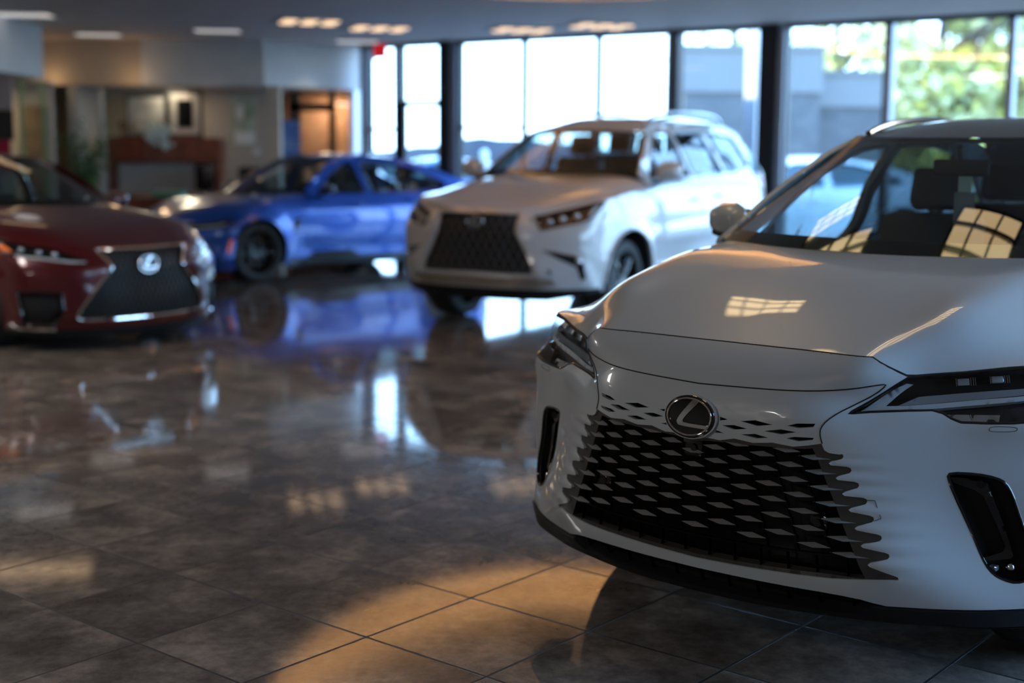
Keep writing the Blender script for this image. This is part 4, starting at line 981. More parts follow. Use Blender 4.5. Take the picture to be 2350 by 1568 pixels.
# ------------------------------------------------------------------ showroom shell
ZC = 3.12
A0 = Vector((-.7733, 20.5245, 0)); DV = Vector((.81693, -.57673, 0)); OV = Vector((.57673, .81693, 0))
WM = Matrix(((DV.x, OV.x, 0, A0.x), (DV.y, OV.y, 0, A0.y), (0, 0, 1, 0), (0, 0, 0, 1)))
SEND = 16.5
CM = WM@Matrix.Translation((SEND, 0, 0))
RD = Vector((-.688, -.7257, 0)); RO = Vector((.7257, -.688, 0))   # direction and outside of the glazed wall round the corner
RM = Matrix(((RD.x, RO.x, 0, CM.translation.x), (RD.y, RO.y, 0, CM.translation.y), (0, 0, 1, 0), (0, 0, 0, 1)))
PLAN = [(-14, -9.3), (-6.5, -9.3), (12.98, 11.1), (-2.2, 21.85), (-2.5, 22.0), (-2.5, 25), (-14, 25)]
def room():
    fl = MB(); fl.prism([(x, y, 0) for x, y in PLAN], (0, 0, -.12), (0, 0, 0)); o = fl.build('floor', M['floor']); struct(o, 'polished dark slate tile floor')
    # ceiling with a round recess
    cx, cy, rx, ry, ta = .25, 11.9, 2.3, 3.1, math.atan2(-.25, .97)
    EM = Matrix.Translation((cx, cy, 0))@Matrix.Rotation(ta, 4, 'Z')@Matrix.Diagonal((rx, ry, 1, 1))
    rect = PLAN
    ring = [tuple((EM@Vector((math.cos(a), math.sin(a), 0)))[:2]) for a in np.linspace(0, 2*pi, 97)[:-1]]
    V, F, bd = cdt(rect, [ring], 2.0, 2.0, .6)
    VV = np.vstack([np.c_[V, np.full(len(V), ZC)], np.c_[V, np.full(len(V), ZC+.1)]]); n = len(V)
    FF = [tuple(t[::-1]) for t in F]+[tuple(t+n) for t in F]+[(a, b, b+n, a+n) for a, b in bd]
    struct(mk('ceiling', VV, FF, M['ceiling'], None, False), 'grey ceiling with an oval lit recess')
    m = MB(); m.lathe([(1.11, ZC+.10), (1.11, ZC+.42), (1.08, ZC+.5), (.004, ZC+.62)], 96, (0, 0, 0), 'z'); bmesh.ops.transform(m.bm, matrix=EM, verts=m.bm.verts)
    struct(m.build('trim_1', M['tray'], None, True), 'warm cream dome of the oval ceiling recess')
    t = thing('cove_light', 'warm ring of cove lighting inside the oval ceiling recess', 'light', (cx, cy, ZC+.135))
    a = np.linspace(0, 2*pi, 97)[:-1]; m = MB(); m.tube([tuple((Matrix.Translation((-cx, -cy, 0))@EM@Vector((1.075*math.cos(q), 1.075*math.sin(q), 0)))) for q in a], .022, 8, closed=True); m.build('tube', M['cove'], t, True)
    # outer walls that the photo does not show but that shut the room
    m = MB(); m.box((-12.2, -9, 0), (-12, 24, ZC)); struct(m.build('wall_left', M['office_wall']))
    m = MB(); m.box((-12, 24.6, 0), (-2.6, 24.8, ZC)); struct(m.build('wall_back', M['office_wall']))
def frame_box(m, Mx, s0, s1, z0, z1, d0=-.06, d1=.06): m.box((s0, d0, z0), (s1, d1, z1), 0, Mx)
def window_wall():
    k = [0]
    def bay(s0, s1, trans=None, door=None, Mx=WM, fw=.03, zb=.12, dark=True, grey=False):
        k[0] += 1
        m = MB(); f = lambda a, b, c, d, e=-.05, g=.05: frame_box(m, Mx, a, b, c, d, e, g)
        f(s0, s0+fw, 0, ZC); f(s1-fw, s1, 0, ZC); f(s0, s1, 0, zb); f(s0, s1, ZC-.05, ZC)
        for z in (trans or []): f(s0, s1, z-.02, z+.02)
        o = m.build(f'window_{k[0]}', M['alu_dark']); struct(o, 'dark framed showroom window')
        m = MB(); frame_box(m, Mx, s0+fw*.5, s1-fw*.5, zb*.6, ZC-.03, -.004, .004); m.build('pane', M['pane'], o)
        return o
    bay(-1.80, -1.225, [1.83])
    bay(-.02, 1.14, [1.848]); bay(1.14, 2.39); bay(2.39, 3.53); bay(3.62, 4.87); bay(5.19, 6.49); bay(6.53, 7.95); bay(7.97, 9.4); bay(9.4, 10.8); bay(10.8, 12.2); bay(12.2, 13.6); bay(13.6, 15.0); bay(15.0, 16.5)
    # light grey faces of the heavier posts
    m = MB()
    for s0, s1, d0 in ((-1.93, -1.80, -.10), (-.165, -.03, -.10), (3.50, 3.575, -.09), (5.105, 5.20, -.12), (6.515, 6.575, -.08), (7.95, 8.01, -.08)): frame_box(m, WM, s0, s1, 0, ZC, d0, .07)
    struct(m.build('trim_2', M['alu_grey']), 'grey aluminium faces of the window posts')
    m = MB()
    for s0, s1, d0 in ((-.34, -.16, -.14), (4.87, 5.11, -.16), (3.57, 3.66, -.08), (-1.25, -1.16, -.08)): frame_box(m, WM, s0, s1, 0, ZC, d0, .10)
    frame_box(m, WM, -1.95, 16.55, ZC-.05, ZC, -.09, .09)
    struct(m.build('trim_3', M['alu_dark']), 'dark bronze window posts and head rail')
    # glazed door with a fixed light over it
    m = MB()
    frame_box(m, WM, -1.16, -.34, 2.17, 2.26); frame_box(m, WM, -1.16, -1.08, 0, 2.2, -.03, .03); frame_box(m, WM, -.43, -.34, 0, 2.2, -.03, .03); frame_box(m, WM, -1.16, -.34, 0, .22, -.03, .03)
    d = m.build('door_1', M['alu_dark']); struct(d, 'dark framed glass entrance door')
    m = MB(); frame_box(m, WM, -1.09, -.42, .2, 2.18, -.004, .004); m.build('pane', M['pane'], d)
    m = MB(); frame_box(m, WM, -1.15, -.35, 2.25, 3.08, -.004, .004); m.build('pane', M['pane'], d)
    m = MB(); m.tube([WM@Vector((-1.0, -.03, .95)), WM@Vector((-1.0, -.09, .97)), WM@Vector((-1.0, -.09, 1.35)), WM@Vector((-1.0, -.03, 1.37))], .012); m.build('door_handle', M['satin_chrome'], d, True)
    # exit sign
    e = thing('exit_sign', 'small red exit sign hung from the ceiling in front of the end window', 'sign', WM@Vector((-1.405, -.22, 2.90)), math.atan2(DV.y, DV.x))
    m = MB(); m.box((-.118, -.02, 0), (.118, .02, .205), .006); m.build('face', M['exit_red'], e)
    m = MB(); m.box((-.02, -.012, .2), (.02, .012, .22)); m.build('bracket', M['alu_dark'], e)
    # return wall round the corner
    for i in range(8): bay(i*1.6, (i+1)*1.6, Mx=RM, fw=.05)
    m = MB(); frame_box(m, RM, 8*1.6, 28.2, 0, ZC); struct(m.build('wall_right', M['office_grey']))
    m = MB(); m.box((-12, -9.1, 0), (-6.3, -9, ZC)); struct(m.build('wall_rear', M['office_grey']))
def ceil_light(x, y, rz, w, l, mat, lab, grp, z=ZC, cells=None, drop=.012, lt=1.0):
    t = thing('ceiling_light', lab, 'light', (x, y, z), rz, grp)
    m = MB(); f = .03
    for a, b in (((-w/2, -l/2), (w/2, -l/2+f)), ((-w/2, l/2-f), (w/2, l/2)), ((-w/2, -l/2+f), (-w/2+f, l/2-f)), ((w/2-f, -l/2+f), (w/2, l/2-f))): m.box((a[0], a[1], -drop), (b[0], b[1], -.0005))
    m.build('frame', M['alu_grey'] if not cells else M['louver'], t)
    m = MB(); m.box((-w/2+f, -l/2+f, -drop*.45), (w/2-f, l/2-f, -.001)); m.build('diffuser', mat, t)
    if cells:
        m = MB(); nx, ny = cells
        for i in range(1, nx): x0 = -w/2+w*i/nx; m.box((x0-.008*lt, -l/2, -.05*lt), (x0+.008*lt, l/2, -.006))
        for j in range(1, ny): y0 = -l/2+l*j/ny; m.box((-w/2, y0-.013*lt, -.05*lt), (w/2, y0+.013*lt, -.006))
        m.build('louver', M['louver'], t)
    return t
def ceiling_lights():
    g = 'flat white ceiling panels'
    ceil_light(-6.0, 16.95, .1, .76, .62, M['lightcool'], 'flat pale ceiling light nearest the left edge', g)
    ceil_light(-5.95, 19.82, .1, .68, .55, M['lightcool'], 'flat pale ceiling light over the tan recess', g)
    ceil_light(-4.07, 19.03, .1, .68, .55, M['lightcool'], 'flat pale ceiling light above the framed black picture', g)
    ceil_light(-2.35, 20.76, .1, .68, .55, M['lightcool'], 'flat pale ceiling light left of the red exit sign', g)
    ceil_light(-5.16, 14.5, .1, 1.1, .55, M['lightwarm'], 'warm ceiling panel near the off-white bulkhead, outside the picture', None)
    g = 'warm recessed spot clusters'
    for x, y, lab in ((-2.58, 17.47, 'warm recessed spot cluster, leftmost of the row'), (-1.78, 18.32, 'warm recessed spot cluster just above the red exit sign'), (.10, 18.42, 'warm recessed spot cluster over the second tall window'), (1.12, 17.75, 'warm recessed spot cluster, rightmost of the row')):
        t = thing('spot_cluster', lab, 'light', (x, y, ZC), .3, g)
        m = MB(); m.box((-.42, -.34, -.02), (.42, .34, -.0005)); m.build('frame', M['bulk'], t)
        for a in (-.26, .0, .26):
            for b in (-.18, .18): m = MB(); m.cyl((a, b, -.021), .10, -.012, 24); m.build('lens', M['lightwarm'], t)
    g = 'louvred fluorescent ceiling lights'
    th = math.atan2(.77, .637)-pi/2
    for (x, y, lab) in ((2.0, 5.59, 'louvred ceiling light reflected large in the windscreen'), (.90, 6.32, 'louvred ceiling light reflected in the middle of the windscreen')):
        c = Vector((x, y, 0))-Vector((.637, .77, 0))*(.6 if x > 1.5 else .36)
        ceil_light(c.x, c.y, th, .60, 1.2 if x > 1.5 else .72, M['lightdiff'], lab, g, ZC, (3, 6 if x > 1.5 else 4))
    ceil_light(.89, 6.86, -.45, .48, .38, M['lightdiff'], 'small louvred ceiling light reflected on the bonnet', g, ZC, (4, 3), lt=.4)
    for (x, y) in ((-4.6, 8), (5.4, 6.5), (-8.5, 9), (-6, -3), (-3.6, .5), (0.2, -3.5)):
        lamp('ceiling_fill', 'AREA', (x, y, ZC-.03), FILLW, (1, .96, .92), .9)  # added fill lights without fittings, to brighten floor and bonnet
# ------------------------------------------------------------------ offices behind the red and blue cars
def wallseg(m, p, q, z0, z1, th=.12, back=True):
    p, q = Vector((p[0], p[1], 0)), Vector((q[0], q[1], 0)); d = (q-p).normalized(); n = Vector((-d.y, d.x, 0))*th
    m.prism([p, q, q+n, p+n], (0, 0, z0), (0, 0, z1)); return m
def offices():
    m = MB(); wallseg(m, (-6.3, 8.0), (-6.3, 18.5), 2.43, ZC-.001); wallseg(m, (-6.42, 18.5), (-7.3, 18.5), 2.43, ZC-.001); struct(m.build('wall_bulkhead', M['bulk']), 'off-white bulkhead on the left side')
    m = MB(); wallseg(m, (-12, 21.03), (-5.6, 20.74), 2.45, ZC-.001); struct(m.build('trim_4', M['bulk_warm']), 'tan bulkhead over the recess')
    m = MB(); wallseg(m, (-5.6, 20.74), (-3.75, 20.72), 2.45, ZC-.001); wallseg(m, (-3.75, 20.72), (-2.35, 22.0), 2.45, ZC-.001); struct(m.build('trim_5', M['bulk']), 'off-white bulkhead over the office fronts')
    m = MB(); m.box((-9.6, 22.42, 0), (-3.90, 22.54, ZC)); struct(m.build('wall_office', M['office_wall']), 'beige office wall')
    m = MB(); m.box((-6.75, 20.85, 0), (-6.62, 22.4, 2.45)); struct(m.build('wall_partition', M['office_grey']), 'grey-green partition end')
    m = MB(); m.box((-9.0, 19.6, 0), (-6.58, 19.7, 2.44)); struct(m.build('wall_side', M['office_wall']), 'beige wall with the oak door')
    m = MB(); m.prism([(-9.0, 20.95, 0), (-3.75, 20.85, 0), (-2.60, 21.95, 0), (-2.60, 24.5, 0), (-9.0, 24.5, 0)], (0, 0, 2.46), (0, 0, 2.5)); 
    struct(m.build('ceiling_office', M['bulk']), 'low office ceiling')
    m = MB(); m.box((-3.70, 20.62, 0), (-3.50, 20.80, 2.45), .02); struct(m.build('trim_6', M['bulk_warm']), 'tan post at the office corner')
    # brick beyond the small office windows
    m = MB(); m.box((-3.9, 23.6, 0), (-2.62, 23.7, 3.0)); b = struct(m.build('wall_brick', M['brick_red']), 'orange brick wall seen through the office window')
    m = MB()
    for a, b_ in (((-3.75, 0), (-2.62, 1.40)), ((-3.75, 2.14), (-3.0, 2.28)), ((-3.75, 1.40), (-3.55, 2.6)), ((-3.08, 0), (-2.97, 2.6)), ((-2.66, 0), (-2.62, 2.6))): m.box((a[0], 22.9, a[1]), (b_[0], 22.98, b_[1]))
    o = m.build('window_40', M['frame_brown']); struct(o, 'brown framed inner office window')
    m = MB(); m.box((-3.7, 22.935, 1.3), (-2.64, 22.94, 2.6)); m.build('pane', M['pane'], o)
    m = MB(); m.box((-2.62, 21.95, 0), (-2.54, 24.7, ZC)); struct(m.build('wall_end', M['bulk']), 'end wall of the offices')
    # oak door
    m = MB(); m.box((-7.0, 19.55, 0), (-6.66, 19.6, 2.10)); d = struct(m.build('door_2', M['wood_tan']), 'narrow oak office door')
    m = MB(); m.tube([(-6.70, 19.55, 1.0), (-6.70, 19.50, 1.0), (-6.80, 19.50, 1.0)], .012); m.build('door_handle', M['satin_chrome'], d, True)
    t = thing('glass_partition', 'frameless glass panel with green edges beside the oak door', 'glass', (-6.62, 18.5, 0))
    m = MB(); m.box((-.02, -.02, 0), (.02, .02, 2.42)); m.build('post', M['green_edge'], t)
    m = MB(); m.box((.20, .2, 0), (.235, .24, 2.42)); m.build('glass_edge', M['green_edge'], t)
    m = MB(); m.box((.02, -.004, .05), (.23, .004, 2.40)); m.build('pane', M['pane'], t)
    t = thing('glass_screen', 'glass screen with a pale vertical edge in front of the grey-green office', 'glass', (-6.12, 20.42, 0))
    m = MB(); m.box((-.022, -.03, 0), (.022, .03, 2.38)); m.build('edge_post', M['alu_pale'], t)
    m = MB(); m.box((.02, -.005, .05), (1.2, .005, 2.38)); m.build('pane', M['pane'], t)
    # poster at the very left
    t = thing('banner', 'tall banner with pale top and red foot at the left picture edge', 'banner', (-6.72, 17.3, 0))
    for (z0, z1, mt, nm) in ((1.98, 2.40, M['poster_pink'], 'pale_panel'), (1.60, 1.98, M['black'], 'dark_panel'), (1.20, 1.60, M['redcloth'], 'red_panel'), (0.02, 1.20, M['office_grey'], 'foot_panel')):
        m = MB(); m.box((-.1, 0, z0), (.42 if nm != 'red_panel' else .37, .02, z1)); m.build(nm, mt, t)
    # hutch and desk
    t = thing('wall_hutch', 'cherry red office hutch with closed doors below the framed pictures', 'cabinet', (-5.43, 21.3, 0))
    m = MB(); m.box((-.88, 0, 1.30), (.88, .40, 1.68)); m.box((-.88, .36, .78), (.78, .40, 1.30)); m.box((.80, .0, .78), (.86, .38, 1.30)); m.box((-.88, 0, .78), (-.84, .38, 1.30)); m.build('body', M['wood_red'], t)
    for k in range(4): m = MB(); m.box((-.86+k*.435, -.02, 1.32), (-.86+k*.435+.42, 0, 1.665), .004); o = m.build('door', M['wood_red'], t); mm = MB(); mm.cyl((-.86+k*.435+.38, -.02, 1.36), .012, -.02, 12, 'y'); mm.build('knob', M['satin_chrome'], o, True)
    m = MB(); m.box((-.82, .34, .80), (.76, .355, 1.28)); m.build('back_panel', M['white'], t)
    m = MB(); m.box((-.95, -.30, .72), (.95, .42, .77)); m.box((-.95, -.28, 0), (-.90, .4, .72)); m.box((.90, -.28, 0), (.95, .4, .72)); m.box((-.9, -.05, .1), (.9, -.03, .72)); d = m.build('desk_base', M['wood_red'], t)
    t = thing('monitor', 'dark office monitor on the hutch desk', 'monitor', (-4.76, 21.08, .7705)); m = MB(); m.box((-.02, .02, 0), (.02, .06, .15)); m.box((-.1, -.06, 0), (.1, .1, .015)); m.build('stand', M['black'], t); m = MB(); m.box((-.14, -.015, .1), (.14, .02, .5), .006); m.build('screen', M['screen'], t)
    t = thing('picture_frame', 'framed black picture with a wide pale mount standing on the hutch', 'picture', (-5.17, 21.62, 1.682))
    m = MB(); fr = .05
    for a, b in (((-.28, 0), (-.28+fr, .74)), ((.28-fr, 0), (.28, .74)), ((-.28+fr, 0), (.28-fr, fr)), ((-.28+fr, .74-fr), (.28-fr, .74))): m.box((a[0], 0, a[1]), (b[0], .03, b[1]))
    m.build('frame', M['black'], t); m = MB(); m.box((-.23, .012, .05), (.23, .02, .69)); m.build('mount', M['mount_grey'], t); m = MB(); m.box((-.125, .006, .15), (.125, .012, .59)); m.build('print', M['screen'], t)
    t = thing('picture_frame', 'dark framed grey mirror leaning behind the white flowers', 'picture', (-5.78, 21.62, 1.682))
    m = MB(); 
    for a, b in (((-.32, 0), (-.29, .66)), ((.29, 0), (.32, .66)), ((-.29, 0), (.29, .03)), ((-.29, .63), (.29, .66))): m.box((a[0], 0, a[1]), (b[0], .03, b[1]))
    m.build('frame', M['black'], t); m = MB(); m.box((-.29, .012, .03), (.29, .02, .63)); m.build('print', M['mirror_print'], t)
    t = thing('poster', 'green and white poster on the beige office wall', 'poster', (-4.40, 22.411, 1.57)); m = MB(); m.box((-.20, 0, 0), (.20, .012, .80)); m.build('sheet', M['poster_green'], t); m = MB(); m.box((-.12, -.002, .42), (.0, .002, .66)); m.build('white_patch', M['paper'], t); m = MB(); m.box((-.16, -.002, .02), (.18, .002, .22)); m.build('caption_patch', M['paper'], t)
    t = thing('thermostat', 'small white wall box below the green poster', 'thermostat', (-4.20, 22.403, 1.42)); m = MB(); m.box((-.05, 0, 0), (.05, .02, .09), .006); m.build('case', M['paper'], t)
    t = thing('display_board', 'blue printed display board in the right-hand office', 'board', (-3.68, 22.5, 0)); m = MB(); m.box((-.185, 0, 1.40), (.185, .02, 1.98)); m.build('sheet', M['poster_blue'], t); m = MB(); m.tube([(0, .03, 0), (0, .03, 1.9)], .012); m.box((-.2, -.12, 0), (.2, .16, .02)); m.build('stand', M['black'], t)
    # white orchid
    t = thing('flower_arrangement', 'white orchid arrangement spilling over the edge of the cherry hutch', 'flowers', (-5.52, 21.36, 1.682)); rnd = random.Random(3)
    m = MB(); m.lathe([(.005, 0), (.05, 0), (.07, .06), (.05, .12), (.045, .12), (.04, .02)], 20, (0, 0, 0), 'z'); m.build('vase', M['white'], t, True)
    m = MB()
    for k in range(14):
        x = rnd.uniform(-.18, .2); z = rnd.uniform(-.02, .16); m.tube([(0, 0, .1), (x*.5, -.05, z+.12), (x, -.10, z)], .004, 5)
    for k in range(5): m.tube([(0, 0, .1), (.08, -.08, .08), (.10+.01*k, -.11, -.04-.04*k)], .004, 5)
    m.build('stems', M['leaf'], t)
    m = MB()
    for k in range(70):
        x, z = rnd.gauss(.0, .12), rnd.gauss(.06, .07)
        if k > 55: x, z = .12+rnd.uniform(-.04, .04), -rnd.uniform(.02, .22)
        c = Vector((x, -.11+rnd.uniform(-.03, .03), z)); n = 5
        for i in range(n):
            a = 2*pi*i/n+rnd.random(); d = Vector((math.cos(a), -.2, math.sin(a))); s_ = Vector((-math.sin(a), 0, math.cos(a))); r = .034
            v = [m.bm.verts.new(c), m.bm.verts.new(c+d*r*.6+s_*r*.5), m.bm.verts.new(c+d*r*1.2), m.bm.verts.new(c+d*r*.6-s_*r*.5)]; m.bm.faces.new(v)
    m.build('blossoms', M['petal'], t)
    def plant(name, lab, x, y, h, n, seed, pot=.22):
        t = thing(name, lab, 'plant', (x, y, 0)); r = random.Random(seed)
        m = MB(); m.lathe([(.01, 0), (pot*.75, 0), (pot, .42), (pot*.92, .42), (pot*.9, .38), (.01, .38)], 24, (0, 0, 0), 'z'); m.build('pot', M['terra'], t, True, 60)
        m = MB(); L = MB()
        for k in range(n):
            a = r.uniform(0, 2*pi); hh = h*r.uniform(.55, 1); rr = r.uniform(.08, .34)*h/1.6
            p0 = Vector((0, 0, .4)); p1 = Vector((math.cos(a)*rr*.4, math.sin(a)*rr*.4, .4+(hh-.4)*.7)); p2 = Vector((math.cos(a)*rr, math.sin(a)*rr, hh)); m.tube([p0, p1, p2], [.010, .007, .003], 5)
            for j in range(9):
                q = p1.lerp(p2, r.uniform(-.4, 1.1)); d = Vector((math.cos(a+r.uniform(-1.4, 1.4)), math.sin(a+r.uniform(-1.4, 1.4)), r.uniform(-.7, .4))); ln = r.uniform(.09, .19); s_ = d.cross(Vector((0, 0, 1))).normalized()*ln*.22
                v = [L.bm.verts.new(q), L.bm.verts.new(q+d*ln*.5+s_), L.bm.verts.new(q+d*ln+Vector((0, 0, -.03))), L.bm.verts.new(q+d*ln*.5-s_)]; L.bm.faces.new(v)
        m.build('stems', M['leaf'], t); L.build('leaves', M['leaf'], t)
    plant('potted_plant', 'tall leafy potted plant behind the glass screen', -6.2, 19.95, 1.9, 26, 5)
    for x, z, lab, nm in ((-6.10, .16, 'round brown ornament on a stand, left end of the hutch top', 'ornament'), (-5.93+.06, .13, 'pale round ornament beside the mirror on the hutch', 'ornament')):
        t = thing(nm, lab, 'ornament', (x, 21.45, 1.682)); m = MB(); m.box((-.05, -.03, 0), (.05, .03, .02)); m.tube([(0, 0, .02), (0, 0, z-.05)], .008); m.build('stand', M['black'], t); m = MB(); m.lathe([(.015, -.012), (.07, -.012), (.075, 0), (.07, .012), (.015, .012)], 28, (0, 0, z+.02), 'y'); m.build('disc', M['wood_tan'] if x < -6 else M['bulk_warm'], t, True)
    # reception desk
    t = thing('reception_desk', 'dark cherry reception desk between the red and the blue saloon', 'desk', (-4.45, 19.3, 0))
    m = MB(); m.box((-.95, -.35, .80), (.95, .35, .84), .006); m.build('desktop', M['wood_red'], t); m = MB(); m.box((-.9, -.32, 0), (.9, -.28, .80)); m.box((-.9, -.28, 0), (-.86, .32, .80)); m.box((.86, -.28, 0), (.9, .32, .80)); m.build('panel', M['wood_red'], t)
    t = thing('binder', 'teal plastic box lying on the reception desk', 'box', (-4.85, 19.2, .8405)); m = MB(); m.box((-.22, -.14, 0), (.22, .14, .075), .01); m.build('shell', M['teal'], t)
    t = thing('office_chair', 'black office chair behind the reception desk', 'chair', (-3.85, 20.0, 0))
    m = MB(); m.box((-.24, -.22, .46), (.24, .24, .54), .03); m.build('seat', M['black'], t, True); m = MB(); m.box((-.22, .20, .60), (.22, .27, 1.25), .04); m.build('backrest', M['black'], t, True)
    m = MB(); m.cyl((0, 0, .08), .03, .40)
    for k in range(5): a = 2*pi*k/5; m.tube([(0, 0, .10), (.28*math.cos(a), .28*math.sin(a), .035)], .018, 6); m.ball((.28*math.cos(a), .28*math.sin(a), .03), .03)
    m.build('base', M['black'], t, True)
    t = thing('desk_lamp', 'small amber lamp at the right end of the reception desk', 'lamp', (-3.62, 19.2, .8405)); m = MB(); m.cyl((0, 0, 0), .05, .015); m.tube([(0, 0, 0), (0, 0, .28)], .008); m.build('base', M['black'], t, True); m = MB(); m.lathe([(.09, .24), (.05, .36), (.045, .36), (.085, .24)], 24, (0, 0, 0), 'z'); m.build('lamp_shade', M['amber_shade'], t, True)
def lamp(name, kind, loc, e, col, size=.2, rot=(0, 0, 0), spread=None):
    d = bpy.data.lights.new(name, kind); d.energy = e; d.color = col
    if kind == 'AREA': d.size = size
    elif kind != 'SUN': d.shadow_soft_size = size
    o = bpy.data.objects.new(name, d); COL.objects.link(o); o.location = loc; o.rotation_euler = rot; return o
def office_lights():
    lamp('office_fill', 'AREA', (-5.4, 21.6, 2.42), 8, (1, .80, .56), .5)  # this and the next two: unseen fill lights added to brighten the offices
    lamp('office_fill', 'AREA', (-3.1, 23.2, 2.42), 14, (1, .74, .48), .4)
    lamp('office_fill', 'AREA', (-7.4, 18.9, 2.38), 6, (1, .80, .5), .3)
    lamp('wall_washer', 'POINT', (-6.95, 20.55, 2.52), 1.5, (1, .66, .36), .05)
    lamp('wall_washer', 'POINT', (-5.7, 20.42, 2.52), 1.5, (1, .66, .36), .05)
    lamp('downlight', 'SPOT', (-4.6, 20.2, 3.10), 9, (1, .88, .66), .1).data.spot_size = 1.5
    lamp('downlight', 'SPOT', (-2.9, 20.9, 3.10), 9, (1, .95, .75), .1).data.spot_size = 1.5
# ------------------------------------------------------------------ outside the glass
def copy_tree(o, parent=None, swap=None):
    c = o.copy(); COL.objects.link(c); c.parent = parent
    if swap and c.type == 'MESH' and c.data.materials and c.data.materials[0] in swap:
        c.material_slots[0].link = 'OBJECT'; c.material_slots[0].material = swap[c.data.materials[0]]
    for ch in list(o.children): copy_tree(ch, c, swap)
    return c
def tree(name, lab, x, y, h, w, mats, seed, n=1500, trunk=.35, low=.25, group=None):
    r = random.Random(seed); t = thing(name, lab, 'tree', (x, y, -.06), 0, group)
    m = MB(); m.tube([(0, 0, 0), (.1, 0, h*.3), (-.05, .1, h*.6), (0, 0, h*.85)], [trunk, trunk*.7, trunk*.4, .05], 8)
    for k in range(9):
        a = r.uniform(0, 2*pi); z = h*r.uniform(.3, .6); m.tube([(0, 0, z), (math.cos(a)*w*.3, math.sin(a)*w*.3, z+h*.12), (math.cos(a)*w*.42, math.sin(a)*w*.42, z+h*.25)], [trunk*.3, trunk*.2, .03], 5)
    m.build('trunk', M['bark'], t, True)
    blobs = [(r.gauss(0, w*.24), r.gauss(0, w*.2), h*r.uniform(low+.1, .93), w*r.uniform(.13, .24)) for k in range(26)]
    for i, mt in enumerate(mats):
        L = MB()
        for k in range(n):
            bx, by, bz, br = r.choice(blobs[i::len(mats)] or blobs); d = Vector((r.gauss(0, 1), r.gauss(0, 1), r.gauss(0, 1))).normalized(); c = Vector((bx, by, bz))+d*br*r.uniform(.55, 1.05)
            s = r.uniform(.10, .24)*w/5; u = Vector((r.gauss(0, 1), r.gauss(0, 1), r.gauss(0, .6))).normalized()*s; v = u.cross(Vector((r.gauss(0, 1), r.gauss(0, 1), r.gauss(0, 1)))).normalized()*s*.6
            q = [L.bm.verts.new(c-u), L.bm.verts.new(c+v), L.bm.verts.new(c+u), L.bm.verts.new(c-v)]; L.bm.faces.new(q)
        L.build('foliage', mt, t)
    return t
